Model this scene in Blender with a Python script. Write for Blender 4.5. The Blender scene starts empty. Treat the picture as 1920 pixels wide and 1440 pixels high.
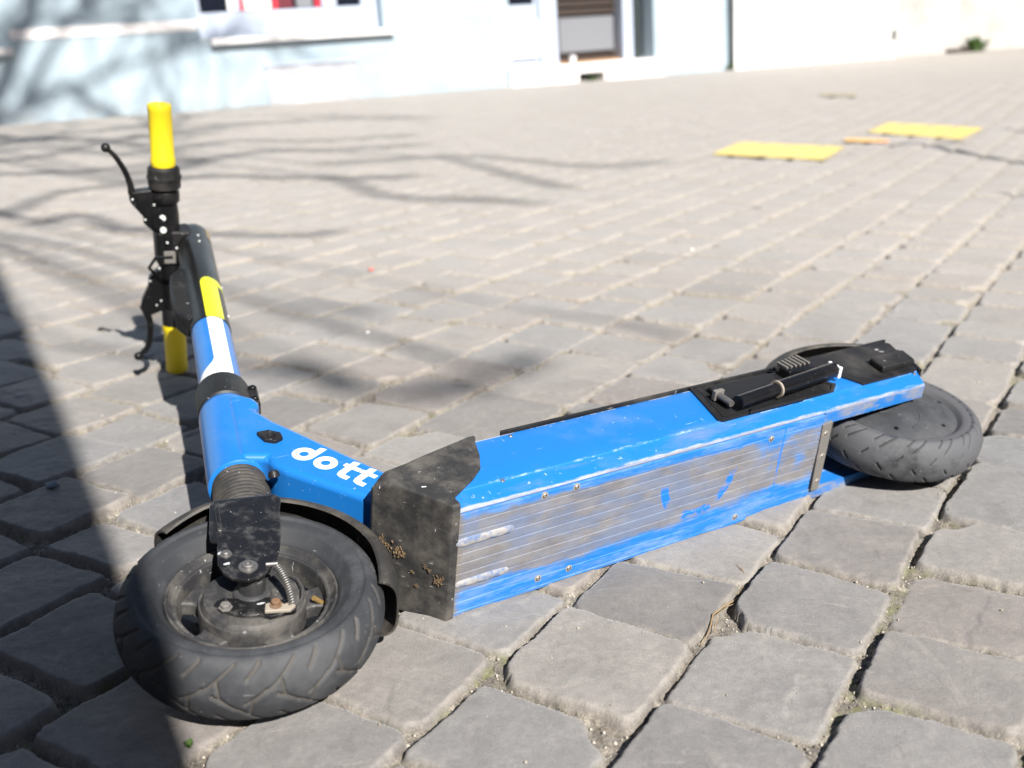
import bpy, bmesh, math, random
import numpy as np
from mathutils import Vector, Matrix
random.seed(7); rng = np.random.default_rng(7)
C = bpy.context.scene.collection
R = math.radians
# ------------------------------------------------------------------ camera
cam = bpy.data.cameras.new('camera'); camo = bpy.data.objects.new('camera', cam); C.objects.link(camo)
cam.sensor_width = 36; cam.lens = 36*1977.2/1920; cam.clip_start = .02; cam.clip_end = 300
PITCH, ROLL, CAMH = .3130, .0180, .5688
_f = Vector((0, math.cos(PITCH), -math.sin(PITCH))); _r = Vector((1, 0, 0)); _d = _f.cross(_r)
r2 = math.cos(ROLL)*_r + math.sin(ROLL)*_d; d2 = -math.sin(ROLL)*_r + math.cos(ROLL)*_d
camo.matrix_world = Matrix.Translation((0, 0, CAMH)) @ Matrix((( r2.x, -d2.x, -_f.x, 0), (r2.y, -d2.y, -_f.y, 0), (r2.z, -d2.z, -_f.z, 0), (0, 0, 0, 1)))
cam.dof.use_dof = True; cam.dof.focus_distance = 1.14; cam.dof.aperture_fstop = 4.2; cam.dof.aperture_blades = 7
bpy.context.scene.camera = camo
# ------------------------------------------------------------------ world, sun, exposure
SUN_EL, SUN_AZ = 40.0, 153.0
w = bpy.data.worlds.new("World"); bpy.context.scene.world = w; w.use_nodes = True
nt = w.node_tree; nt.nodes.clear()
sky = nt.nodes.new('ShaderNodeTexSky'); sky.sky_type = 'NISHITA'; sky.sun_disc = False
sky.sun_elevation = R(SUN_EL); sky.sun_rotation = R(SUN_AZ); sky.air_density = .8; sky.dust_density = .6
bg = nt.nodes.new('ShaderNodeBackground'); bg.inputs[1].default_value = .05
wo = nt.nodes.new('ShaderNodeOutputWorld'); nt.links.new(sky.outputs[0], bg.inputs[0]); nt.links.new(bg.outputs[0], wo.inputs[0])
sun = bpy.data.lights.new('sun', 'SUN'); suno = bpy.data.objects.new('sun', sun); C.objects.link(suno)
sun.energy = 5.0; sun.angle = R(.53); sun.color = (1, .965, .91)
SD = Vector((math.sin(R(SUN_AZ))*math.cos(R(SUN_EL)), math.cos(R(SUN_AZ))*math.cos(R(SUN_EL)), math.sin(R(SUN_EL))))  # towards the sun
suno.rotation_mode = 'QUATERNION'; suno.rotation_quaternion = SD.to_track_quat('Z', 'Y'); suno.location = (3, -5, 6)
vs = bpy.context.scene.view_settings; vs.view_transform = 'Standard'; vs.look = 'None'; vs.gamma = 1; vs.exposure = 1.02
# ------------------------------------------------------------------ helpers
def tag(o, label=None, cat=None, group=None, kind=None):
    if label: o['label'] = label
    if cat: o['category'] = cat
    if group: o['group'] = group
    if kind: o['kind'] = kind
    return o
def empty(name, loc=(0, 0, 0)):
    o = bpy.data.objects.new(name, None); C.objects.link(o); o.location = loc; o.empty_display_size = .05
    return o
class MB:
    def __init__(s): s.v = []; s.f = []
    def add(s, vs, fs):
        b = len(s.v); s.v += [tuple(p) for p in vs]; s.f += [tuple(i+b for i in f) for f in fs]; return s
    def grid(s, rows, close_u=False, close_v=False, cap=False):
        n = len(rows); m = len(rows[0]); b = len(s.v)
        for r in rows: s.v += [tuple(p) for p in r]
        for i in range(n if close_u else n-1):
            for j in range(m if close_v else m-1):
                i2 = (i+1) % n; j2 = (j+1) % m
                s.f.append((b+i*m+j, b+i*m+j2, b+i2*m+j2, b+i2*m+j))
        if cap:
            s.f.append(tuple(b+j for j in range(m))[::-1]); s.f.append(tuple(b+(n-1)*m+j for j in range(m)))
        return s
    def box(s, lo, hi, fr=None):
        fr = fr or (lambda x, y, z: (x, y, z))
        P = [fr(x, y, z) for z in (lo[2], hi[2]) for y in (lo[1], hi[1]) for x in (lo[0], hi[0])]
        return s.add(P, [(0, 2, 3, 1), (4, 5, 7, 6), (0, 1, 5, 4), (2, 6, 7, 3), (0, 4, 6, 2), (1, 3, 7, 5)])
    def prism(s, poly, a, b, fr):          # poly in (p,q); extruded from a to b ; fr(p,q,h)
        n = len(poly); P = [fr(p, q, a) for p, q in poly] + [fr(p, q, b) for p, q in poly]
        return s.add(P, [tuple(range(n))[::-1], tuple(range(n, 2*n))] + [(i, (i+1) % n, n+(i+1) % n, n+i) for i in range(n)])
    def lathe(s, prof, fr, n=48, cap=True): # prof (r,h); fr(c,s,h)
        rows = [[fr(r*math.cos(2*math.pi*k/n), r*math.sin(2*math.pi*k/n), h) for k in range(n)] for r, h in prof]
        return s.grid(rows, close_v=True, cap=cap)
    def tube(s, pts, rad, n=12, cap=True, squash=None):
        pts = [Vector(p) for p in pts]; rad = rad if hasattr(rad, '__len__') else [rad]*len(pts)
        rows = []; up = None
        for i, p in enumerate(pts):
            t = (pts[min(i+1, len(pts)-1)]-pts[max(i-1, 0)]).normalized()
            if up is None:
                up = Vector((0, 0, 1)) if abs(t.z) < .9 else Vector((1, 0, 0))
            a = (up-up.dot(t)*t).normalized(); up = a; b = t.cross(a); k = squash or 1
            rows.append([p+rad[i]*(a*math.cos(2*math.pi*j/n)+b*k*math.sin(2*math.pi*j/n)) for j in range(n)])
        return s.grid(rows, close_v=True, cap=cap)
    def build(s, name, mat, parent=None, bevel=0, angle=35, seg=2, sub=0):
        me = bpy.data.meshes.new(name); me.from_pydata([tuple(p) for p in s.v], [], s.f)
        bm = bmesh.new(); bm.from_mesh(me); bmesh.ops.recalc_face_normals(bm, faces=bm.faces); bm.to_mesh(me); bm.free()
        me.shade_smooth(); me.set_sharp_from_angle(angle=R(angle))
        me.materials.append(mat)
        o = bpy.data.objects.new(name, me); C.objects.link(o)
        if parent: o.parent = parent
        if bevel:
            b = o.modifiers.new('bevel', 'BEVEL'); b.width = bevel; b.segments = seg; b.limit_method = 'ANGLE'; b.angle_limit = R(30); b.harden_normals = True
        return o
# numpy value noise
def _h(ix, iy, seed):
    n = (ix.astype(np.int64)*374761393 + iy.astype(np.int64)*668265263 + seed*982451653) & 0xffffffff
    n = ((n ^ (n >> 13))*1274126177) & 0xffffffff
    return ((n ^ (n >> 16)) & 0xffff)/65535.0
def vnoise(x, y, seed=0):
    ix = np.floor(x); iy = np.floor(y); fx = x-ix; fy = y-iy
    fx = fx*fx*fx*(fx*(fx*6-15)+10); fy = fy*fy*fy*(fy*(fy*6-15)+10)
    a = _h(ix, iy, seed); b = _h(ix+1, iy, seed); c = _h(ix, iy+1, seed); d = _h(ix+1, iy+1, seed)
    return (a*(1-fx)+b*fx)*(1-fy)+(c*(1-fx)+d*fx)*fy-.5
def fbm(x, y, seed=0, o=4):
    r = 0; a = 1
    for i in range(o): r = r+a*vnoise(x*2**i, y*2**i, seed+i*17); a *= .5
    return r
# ------------------------------------------------------------------ material helpers
class Mat:
    def __init__(s, name, base=(.5, .5, .5), rough=.5, metal=0, spec=.5):
        s.m = bpy.data.materials.new(name); s.m.use_nodes = True; s.t = s.m.node_tree; s.N = s.t.nodes; s.b = s.N['Principled BSDF']
        s.b.inputs['Base Color'].default_value = (*base, 1); s.b.inputs['Roughness'].default_value = rough
        s.b.inputs['Metallic'].default_value = metal; s.b.inputs['Specular IOR Level'].default_value = spec
        s.tc = None
    def co(s, scale=None, which='Object'):
        if s.tc is None: s.tc = s.N.new('ShaderNodeTexCoord')
        o = s.tc.outputs[which]
        if scale:
            mp = s.N.new('ShaderNodeMapping'); mp.inputs['Scale'].default_value = scale; s.t.links.new(o, mp.inputs[0]); o = mp.outputs[0]
        return o
    def noise(s, scale, detail=6, rough=.6, stretch=None, dist=0, w=None):
        n = s.N.new('ShaderNodeTexNoise'); n.inputs['Scale'].default_value = scale; n.inputs['Detail'].default_value = detail
        n.inputs['Roughness'].default_value = rough; n.inputs['Distortion'].default_value = dist
        s.t.links.new(s.co(stretch), n.inputs['Vector']); return n.outputs['Fac']
    def ramp(s, fac, stops):
        r = s.N.new('ShaderNodeValToRGB'); e = r.color_ramp.elements
        while len(e) < len(stops): e.new(.5)
        for i, (p, c) in enumerate(stops):
            e[i].position = p; c = c if hasattr(c, '__len__') else (c, c, c); e[i].color = (*c, 1)
        s.t.links.new(fac, r.inputs[0]); return r.outputs[0]
    def mix(s, fac, a, b, mode='MIX'):
        n = s.N.new('ShaderNodeMix'); n.data_type = 'RGBA'; n.blend_type = mode
        for i, v in ((0, fac), (6, a), (7, b)):
            if hasattr(v, 'is_linked'): s.t.links.new(v, n.inputs[i])
            else: n.inputs[i].default_value = v if i == 0 else (*v, 1)
        return n.outputs[2]
    def math(s, op, a, b=None, c=None, clamp=False):
        n = s.N.new('ShaderNodeMath'); n.operation = op; n.use_clamp = clamp
        for i, v in enumerate((a, b, c)):
            if v is None: continue
            if hasattr(v, 'is_linked'): s.t.links.new(v, n.inputs[i])
            else: n.inputs[i].default_value = v
        return n.outputs[0]
    def sep(s):
        n = s.N.new('ShaderNodeSeparateXYZ'); s.t.links.new(s.co(), n.inputs[0]); return n.outputs
    def step(s, x, a, b):  # smoothstep from a to b
        n = s.N.new('ShaderNodeMapRange'); n.interpolation_type = 'SMOOTHSTEP'
        s.t.links.new(x, n.inputs[0]); n.inputs[1].default_value = a; n.inputs[2].default_value = b; return n.outputs[0]
    def attr(s, name):
        n = s.N.new('ShaderNodeAttribute'); n.attribute_name = name; return n
    def color(s, c): s.t.links.new(c, s.b.inputs['Base Color'])
    def roughness(s, c): s.t.links.new(c, s.b.inputs['Roughness'])
    def bump(s, h, strength=.3, dist=.001):
        n = s.N.new('ShaderNodeBump'); n.inputs['Strength'].default_value = strength; n.inputs['Distance'].default_value = dist
        if s.b.inputs['Normal'].is_linked: s.t.links.new(s.b.inputs['Normal'].links[0].from_socket, n.inputs['Normal'])
        s.t.links.new(h, n.inputs['Height']); s.t.links.new(n.outputs[0], s.b.inputs['Normal'])
DUST = (.30, .27, .23)
def dusty(name, base, rough=.4, metal=0, dust=.35, scale=9, dcol=DUST, scratch=.5, sharp=(.48, .72)):
    m = Mat(name, base, rough, metal)
    n = m.noise(scale, 8, .68); f = m.math('MULTIPLY', m.step(n, *sharp), dust)
    sp = m.noise(420, 2, .5); spk = m.math('MULTIPLY', m.step(sp, .70, .78), m.math('MULTIPLY', m.step(m.noise(scale*1.7, 4), .42, .6), dust*1.5))
    c = m.mix(f, base, dcol); c = m.mix(spk, c, tuple(min(1, x*1.5) for x in dcol))
    if scratch:
        s1 = m.noise(55, 3, .5, stretch=(1, 9, 2)); s2 = m.noise(38, 3, .5, stretch=(7, 1, 8))
        k = m.math('MULTIPLY', m.math('MAXIMUM', m.step(s1, .715, .735), m.step(s2, .72, .74)), scratch)
        c = m.mix(k, c, (.55, .56, .58))
    m.color(c); m.roughness(m.math('ADD', m.math('MULTIPLY', n, .35), rough-.12+dust*.12))
    m.bump(m.noise(160, 4), .12, .0006); return m
# ------------------------------------------------------------------ ground of stone setts
WP0 = Vector((-3.43, 9.98, 0)); WU = Vector((.87048, .49027, .04352)); WV = Vector((-.049938, 0, .998752)); WN = Vector((.48966, -.87157, .02448))
TH = 1.012871; ca, sa = math.cos(TH), math.sin(TH)
GZ = -.004
BB = [-.03, -.183, -.332, -.488, -.638, -.79, -.965, -1.12, -1.275, -1.43]
JOI = {(-.183): [.73, .869, 1.005, 1.15, 1.303, 1.505, 1.65], (-.332): [.64, .779, .934, 1.09, 1.252, 1.40, 1.545, 1.665, 1.80, 2.037], (-.488): [.58, .717, .875, 1.013, 1.17, 1.33, 1.49, 1.65, 1.80, 1.97, 2.13, 2.30, 2.49],
       (-.638): [.485, .619, .76, .90, 1.05, 1.20, 1.36, 1.52, 1.70, 1.87, 2.04, 2.25], (-.79): [.44, .60, .75, .91, 1.06, 1.22, 1.38, 1.49, 1.64, 1.80, 1.973], (-.965): [.50, .645, .80, .95, 1.10, 1.245, 1.45, 1.60, 1.74],
       (-1.12): [.52, .68, .78, .925, 1.06, 1.15, 1.315, 1.475, 1.60, 1.74], (-1.275): [.55, .69, .845, .99, 1.13, 1.27, 1.40], (-1.43): [.64, .795, .96, 1.08, 1.22]}
bounds = list(BB); b = BB[0]
while b < 14: b += .153*(1+.08*(random.random()-.5)); bounds.insert(0, b)
b = BB[-1]
while b > -12: b -= .154*(1+.08*(random.random()-.5)); bounds.append(b)
bounds = np.array(sorted(bounds)); NR = len(bounds)-1
A0, A1 = -10.0, 22.0
rows = []
for i in range(NR):
    lo = bounds[i]; known = None
    for k, v in JOI.items():
        if abs(k-lo) < 1e-6: known = v
    lst = list(known) if known else [random.random()*.15]
    while lst[0] > A0: lst.insert(0, lst[0]-.15*(1+.28*(random.random()-.5)))
    while lst[-1] < A1: lst.append(lst[-1]+.15*(1+.28*(random.random()-.5)))
    rows.append(np.array(lst))
M = max(len(r) for r in rows); RA = np.full((NR, M), 99.0)
for i, r in enumerate(rows): RA[i, :len(r)] = r
hs = lambda i, j, k: _h(np.asarray(i), np.asarray(j), k)
def zbase(x, y):
    t = (x-WP0.x)*WU.x+(y-WP0.y)*WU.y
    q = np.clip((y-3.2)/6.5, 0, 1); q = q*q*(3-2*q)
    return q*.0302*t
def ground_fn(X, Y, wf=0):
    a = X*ca+Y*sa; bq = X*sa-Y*ca
    wob = .004*fbm(a*1.6, bq*.7, 5, 3)*2
    bw = bq+wob
    i = np.clip(np.searchsorted(bounds, bw)-1, 0, NR-1)
    j = np.zeros_like(i)
    for r in np.unique(i):
        m = i == r; j[m] = np.clip(np.searchsorted(rows[r], a[m])-1, 0, len(rows[r])-2)
    alo = RA[i, j]; ahi = RA[i, j+1]; blo = bounds[i]; bhi = bounds[i+1]; bm = .5*(blo+bhi); am = .5*(alo+ahi)
    sl = (hs(i, j, 3)-.5)*.13; sh = (hs(i, j+1, 3)-.5)*.13
    tl = (hs(i, j, 4)-.5)*.06; tu = (hs(i, j, 6)-.5)*.06
    g = .0034
    left = np.clip((-X-.1)*2.0, 0, 1)*np.clip((1.6-Y)*2, 0, 1)
    gg = lambda k: g*(.55+1.0*hs(i, j, k))+left*.008*hs(i, j, k+40)
    d1 = (a-alo)-sl*(bw-bm)-gg(11); d2 = (ahi-a)+sh*(bw-bm)-gg(12)
    d3 = (bw-blo)-tl*(a-am)-gg(13)*1.15; d4 = (bhi-bw)+tu*(a-am)-gg(14)*1.15
    # chamfered corners
    def smin(p, q, k):
        h = np.clip(.5+.5*(q-p)/k, 0, 1); return q*(1-h)+p*h-k*h*(1-h)
    rr = .008+.014*hs(i, j, 21)
    s = smin(smin(d1, d2, rr), smin(d3, d4, rr), rr)
    # a bitten corner here and there
    cx = np.where(hs(i, j, 31) > .5, alo, ahi); cy = np.where(hs(i, j, 32) > .5, blo, bhi)
    bite = np.hypot(a-cx, bw-cy)-(.012+.035*hs(i, j, 33)*(hs(i, j, 34) > .62)); s = smin(s, bite, .012)
    s = s+.0046*fbm(a*22, bq*22, 9, 3)+.0016*fbm(a*140, bq*140, 19, 2)
    e = np.clip((s+.0010+.35*wf)/(.0040+wf), 0, 1); top = e*e*(3-2*e)
    dome = np.clip(s/.05, 0, 1)
    hstone = .0018*dome+(hs(i, j, 51)-.5)*.0075+(a-am)*(hs(i, j, 52)-.5)*.05+(bw-bm)*(hs(i, j, 53)-.5)*.05
    hstone = hstone+.0035*fbm(a*11+hs(i, j, 54)*9, bq*11, 61, 4)+.0007*fbm(a*90, bq*90, 71, 3)
    # flaked layers: terraces on the stone face
    q = fbm(a*9+7*hs(i, j, 58), bq*14, 81, 3); fl = np.clip((q-.18)/.02, 0, 1)*(hs(i, j, 59) > .45)
    hstone = hstone-.0016*fl
    hj = -.0112+.006*fbm(a*26, bq*26, 91, 3)+.0036*fbm(a*150, bq*150, 95, 2)-.006*left
    z = hj*(1-top)+(hstone-.0015)*top
    return z, top, s, hs(i, j, 77), hs(i, j, 78), fl
def axis(lo, hi, dlo, dhi, fine, g, cap):
    out = [dlo]; 
    while out[-1] < dhi: out.append(out[-1]+fine)
    p = out[-1]; st = fine
    while p < hi: st = min(max(fine, st*(1+g)), cap); p += st; out.append(p)
    p = dlo; st = fine; pre = []
    while p > lo: st = min(max(fine, st*(1+g)), cap); p -= st; pre.append(p)
    return np.array(pre[::-1]+out)
xs = axis(-9, 13, -.78, 1.02, .0025, .0060, .09); ys = axis(-3.5, 19, .66, 1.62, .0025, .0054, .09)
X, Y = np.meshgrid(xs, ys); sh_ = X.shape
WFX, WFY = np.meshgrid(np.gradient(xs), np.gradient(ys)); wfl = np.clip(1.15*np.maximum(WFX, WFY)-.0028, 0, .05)
z, top, sdf, h1, h2, fl = ground_fn(X.ravel(), Y.ravel(), wfl.ravel())
far = np.clip((np.hypot(X.ravel(), Y.ravel())-9)/6, 0, 1)
Zg = (z*(1-.5*far)).reshape(sh_)+zbase(X, Y)+GZ
V = np.stack([X.ravel(), Y.ravel(), Zg.ravel()], 1)
ny, nx = sh_; ii = np.arange(ny-1)[:, None]*nx+np.arange(nx-1)[None, :]
F = np.stack([ii, ii+1, ii+nx+1, ii+nx], -1).reshape(-1, 4)
me = bpy.data.meshes.new('ground'); me.vertices.add(len(V)); me.vertices.foreach_set('co', V.ravel())
me.loops.add(F.size); me.loops.foreach_set('vertex_index', F.ravel().astype(np.int32))
me.polygons.add(len(F)); me.polygons.foreach_set('loop_start', np.arange(0, F.size, 4, dtype=np.int32)); me.update(calc_edges=True)
at = me.attributes.new('sett', 'FLOAT_COLOR', 'POINT')
at.data.foreach_set('color', np.stack([top, h1, h2, np.clip(sdf/.05, 0, 1)], 1).astype(np.float32).ravel())
me.shade_smooth()
gm = Mat('stone_setts', (.2, .2, .2), .8, 0, .35)
A = gm.attr('sett'); sp = gm.N.new('ShaderNodeSeparateColor'); gm.t.links.new(A.outputs['Color'], sp.inputs[0])
topk, h1k, h2k, edk = sp.outputs[0], sp.outputs[1], sp.outputs[2], A.outputs['Alpha']
stone = gm.ramp(h1k, [(0, (.165, .155, .148)), (.25, (.240, .222, .206)), (.5, (.205, .202, .203)), (.75, (.280, .260, .240)), (1, (.215, .188, .174))])
stone = gm.mix(gm.math('MULTIPLY', gm.step(h2k, .86, 1), .4), stone, (.25, .205, .18))
n1 = gm.noise(14, 8, .65, dist=.4); stone = gm.mix(1, stone, gm.ramp(n1, [(.25, .78), (.5, 1), (.78, 1.18)]), 'MULTIPLY')
n1b = gm.noise(95, 6, .7); stone = gm.mix(1, stone, gm.ramp(n1b, [(.25, .84), (.5, 1), (.75, 1.15)]), 'MULTIPLY')
n2 = gm.noise(900, 3, .6); stone = gm.mix(1, stone, gm.ramp(n2, [(.3, .72), (.55, 1.0), (.72, 1.3)]), 'MULTIPLY')
st = gm.noise(30, 5, .6, stretch=(1, .25, 1), dist=1.2); stone = gm.mix(gm.math('MULTIPLY', gm.step(st, .6, .68), .22), stone, (.36, .33, .30))
st2 = gm.noise(8, 6, .7, dist=.8); stone = gm.mix(gm.math('MULTIPLY', gm.step(st2, .62, .75), .35), stone, (.37, .34, .30))
edge = gm.step(edk, .22, .0); stone = gm.mix(gm.math('MULTIPLY', gm.math('MULTIPLY', edge, .35), gm.step(gm.noise(45, 5), .4, .62)), stone, (.40, .36, .31))
joint = gm.ramp(gm.noise(60, 7, .75), [(.32, (.055, .047, .038)), (.48, (.14, .122, .10)), (.68, (.29, .26, .215))])
grit = gm.noise(520, 4, .7); joint = gm.mix(1, joint, gm.ramp(grit, [(.34, .35), (.5, .95), (.64, 1.5)]), 'MULTIPLY')
moss = gm.math('MULTIPLY', gm.step(gm.noise(4.2, 4, .6), .48, .62), gm.step(gm.noise(55, 5, .6), .47, .6)); joint = gm.mix(gm.math('MULTIPLY', moss, .75), joint, (.13, .135, .055))
pit = gm.step(gm.noise(260, 3, .6), .68, .74); stone = gm.mix(gm.math('MULTIPLY', pit, .45), stone, (.06, .055, .05))
scz = gm.step(gm.noise(70, 4, .6, stretch=(.35, 2.2, 1), dist=.5), .655, .70); stone = gm.mix(gm.math('MULTIPLY', scz, .30), stone, (.40, .37, .34))
scy = gm.step(gm.noise(60, 4, .6, stretch=(2.0, .4, 1), dist=.7), .66, .70); stone = gm.mix(gm.math('MULTIPLY', scy, .28), stone, (.10, .09, .085))
Sg = gm.sep(); far_light = gm.math('MULTIPLY', gm.step(gm.math('ADD', Sg[1], gm.math('MULTIPLY', gm.noise(1.3, 4), 1.2)), 1.7, 4.0), .62); stone = gm.mix(far_light, stone, (.385, .352, .322)); joint = gm.mix(gm.math('MULTIPLY', far_light, 1.1), joint, (.33, .29, .24)); stone = gm.mix(gm.math('SUBTRACT', .12, gm.math('MULTIPLY', far_light, .19), clamp=True), stone, (.02, .02, .022))  # imitates brighter light far off: setts painted paler with distance, darker close by
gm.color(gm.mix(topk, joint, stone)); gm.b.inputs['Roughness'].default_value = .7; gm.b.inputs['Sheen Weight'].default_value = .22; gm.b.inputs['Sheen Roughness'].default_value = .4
gm.bump(gm.noise(420, 5, .7), .5, .0014); gm.bump(gm.noise(140, 5, .7, stretch=(.6, 1.4, 1)), .35, .002); gm.bump(gm.noise(50, 6, .65), .4, .003)
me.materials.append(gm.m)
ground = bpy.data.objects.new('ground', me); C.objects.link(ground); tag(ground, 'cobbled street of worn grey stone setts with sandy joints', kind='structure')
def gz(x, y):
    z = ground_fn(np.array([x], float), np.array([y], float))[0][0]
    return float(z+zbase(np.array([x]), np.array([y]))[0]+GZ)
# loose grit lying in the joints
def scatter_grit(N):
    xx = rng.uniform(-.75, 1.15, N); yy = .62+rng.random(N)**1.6*1.5
    z, top, s, *_ = ground_fn(xx, yy)
    keep = (top < .25) | ((rng.random(N) < .006)); keep &= rng.random(N) < np.clip(1.5-(yy-.6)/1.4, .15, 1)
    xx, yy, z = xx[keep], yy[keep], z[keep]
    b = MB(); ico = [(0, 0, 1), (.9, 0, .1), (.1, .9, -.1), (-.9, .1, .15), (0, -.85, 0), (0, 0, -.8)]; fc = [(0, 1, 2), (0, 2, 3), (0, 3, 4), (0, 4, 1), (5, 2, 1), (5, 3, 2), (5, 4, 3), (5, 1, 4)]
    for x, y, zz in zip(xx, yy, z):
        s = .0007+.0021*random.random()**2.5; a = random.random()*6.3; c_, s_ = math.cos(a), math.sin(a)
        k = [random.uniform(.6, 1.3) for _ in range(6)]
        b.add([(x+s*k[i]*(p[0]*c_-p[1]*s_), y+s*k[i]*(p[0]*s_+p[1]*c_), zz+GZ+s*.35+s*k[i]*p[2]*.8) for i, p in enumerate(ico)], fc)
    return b
gr = Mat('grit', (.4, .36, .3), .85); gi = gr.N.new('ShaderNodeNewGeometry')
gr.color(gr.ramp(gi.outputs['Random Per Island'], [(0, (.10, .085, .07)), (.35, (.26, .225, .18)), (.7, (.38, .34, .28)), (.95, (.44, .40, .35)), (1, (.55, .53, .49))]))
go = scatter_grit(60000).build('gravel', gr.m, angle=180); tag(go, 'loose sand and grit lying in the joints between the setts', 'gravel', kind='stuff')
# painted yellow squares on the setts
def marking(corners, nm, label, colm):
    p = [Vector(c) for c in corners]; n = 60; P = []
    for i in range(n+1):
        for j in range(n+1):
            u_, v_ = i/n, j/n; q = (p[0]*(1-u_)+p[1]*u_)*(1-v_)+(p[3]*(1-u_)+p[2]*u_)*v_; P.append((q.x, q.y))
    P = np.array(P); zr, tp, *_ = ground_fn(P[:, 0], P[:, 1], .006); zz = zbase(P[:, 0], P[:, 1])+GZ+.0055
    m = MB(); m.v = [(float(a), float(b), float(c)) for (a, b), c in zip(P, zz)]
    m.f = [(i*(n+1)+j, i*(n+1)+j+1, (i+1)*(n+1)+j+1, (i+1)*(n+1)+j) for i in range(n) for j in range(n)]
    o = m.build(nm, colm, angle=180); tag(o, label, kind='structure'); o.data.attributes.new('sett', 'FLOAT', 'POINT').data.foreach_set('value', tp.astype(np.float32))
ym = Mat('yellow_paint', (.72, .50, .06), .6); ym.color(ym.ramp(ym.noise(26, 6, .7), [(.3, (.36, .27, .12)), (.44, (.56, .41, .11)), (.7, (.62, .48, .16))]))
def worn_paint(m, stops, keep):
    c = m.ramp(m.noise(26, 6, .7), stops); a = m.attr('sett').outputs['Fac']
    c = m.mix(m.math('MULTIPLY', m.step(a, .75, .35), .7), c, (.25, .21, .15)); m.color(m.mix(m.math('MULTIPLY', m.step(m.noise(13, 7, .75), keep, keep+.14), .8), c, (.24, .22, .19)))
worn_paint(ym, [(.3, (.50, .38, .12)), (.5, (.66, .51, .14)), (.75, (.70, .56, .20))], .54)
fm = Mat('faded_yellow_paint', (.5, .4, .2), .6); worn_paint(fm, [(.3, (.34, .29, .18)), (.7, (.42, .35, .2))], .40)
om = Mat('orange_paint', (.75, .32, .15), .6); om.color(om.ramp(om.noise(5, 3), [(.35, (.72, .25, .18)), (.6, (.75, .45, .14))]))
marking([(1.03, 5.42), (1.28, 5.96), (1.76, 5.61), (1.5, 5.08)], 'yellow_square_marking', 'nearer yellow painted square on the cobbles', ym.m)
marking([(2.08, 6.24), (2.36, 6.7), (2.77, 6.28), (2.43, 5.78)], 'yellow_square_marking', 'farther yellow painted square on the cobbles', ym.m)
marking([(1.83, 5.86), (1.88, 5.98), (2.08, 5.86), (2.02, 5.73)], 'orange_line_marking', 'short orange painted line between the two yellow squares', om.m)
marking([(2.48, 8.62), (2.56, 8.91), (2.80, 8.75), (2.71, 8.46)], 'yellow_dash_marking', 'faint small yellow painted mark far up the street', fm.m)
# ------------------------------------------------------------------ materials of the scooter
BLUE = (.011, .152, .48)
def blue_mat(name, wear=.5, streak=True):
    m = Mat(name, BLUE, .32, 0, .5)
    n = m.noise(7, 8, .7); d = m.math('MULTIPLY', m.step(n, .5, .78), wear*.5)
    c = m.mix(d, BLUE, (.22, .27, .34))
    c = m.mix(m.math('MULTIPLY', m.step(m.noise(26, 6, .7), .56, .8), wear*.35), c, (.02, .10, .38))
    chips = m.math('MULTIPLY', m.step(m.noise(150, 2, .5), .71, .75), m.step(m.noise(14, 4), .44, .62)); c = m.mix(m.math('MULTIPLY', chips, wear), c, (.55, .60, .66))
    if streak:
        s1 = m.noise(40, 3, .5, stretch=(.6, 5, 9)); s2 = m.noise(26, 3, .5, stretch=(7, 5, 1))
        k = m.math('MULTIPLY', m.math('MAXIMUM', m.step(s1, .70, .73), m.step(s2, .73, .75)), wear*.8); c = m.mix(k, c, (.35, .47, .62))
    m.color(c); m.roughness(m.math('ADD', m.math('MULTIPLY', n, .25), .2)); m.bump(m.noise(220, 3), .06, .0005)
    m.b.inputs['Coat Weight'].default_value = .25; m.b.inputs['Coat Roughness'].default_value = .2
    return m, c
blue, _ = blue_mat('blue_paint', .5)
# deck extrusion: same paint, rubbed to bare metal along the lower edge
deckm, dc = blue_mat('deck_blue_paint', .75)
S = deckm.sep(); az = deckm.math('ABSOLUTE', S[1])
lo_ = deckm.step(S[2], .012, -.012)
dirt = deckm.math('MULTIPLY', lo_, deckm.step(deckm.noise(9, 8, .7, stretch=(.35, 1, 1.6)), .47, .66)); dc = deckm.mix(deckm.math('MULTIPLY', dirt, .75), dc, (.19, .21, .27))
ed = deckm.math('MULTIPLY', deckm.math('MULTIPLY', deckm.step(az, .0638, .0648), deckm.step(S[1], -.03, .03)), deckm.step(deckm.math('ADD', S[2], deckm.math('MULTIPLY', deckm.math('SUBTRACT', deckm.noise(60, 5, .7, stretch=(.3, 1, 1)), .5), .011)), -.0205, -.0228)); dc = deckm.mix(deckm.math('MULTIPLY', ed, deckm.math('MULTIPLY', deckm.step(deckm.noise(18, 6, .8, stretch=(.5, 1, 1)), .33, .55), .8)), dc, (.40, .40, .42))
fo = deckm.math('ABSOLUTE', deckm.math('SUBTRACT', S[2], .0005)); fk = deckm.math('MULTIPLY', deckm.step(fo, .0022, .0006), deckm.step(deckm.noise(26, 6, .75, stretch=(.35, 1, 1)), .51, .60)); dc = deckm.mix(deckm.math('MULTIPLY', fk, .6), dc, (.40, .50, .64))
tp = deckm.math('MULTIPLY', deckm.step(S[2], .078, .081), deckm.step(deckm.noise(34, 6, .75), .48, .56)); dc = deckm.mix(tp, dc, (.55, .58, .62))
dc = deckm.mix(deckm.math('MULTIPLY', deckm.step(S[2], -.0225, -.0242), deckm.step(deckm.noise(24, 7, .7, stretch=(.5, 1.4, 1)), .42, .60)), dc, (.22, .23, .27))
deckm.color(dc)
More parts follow.
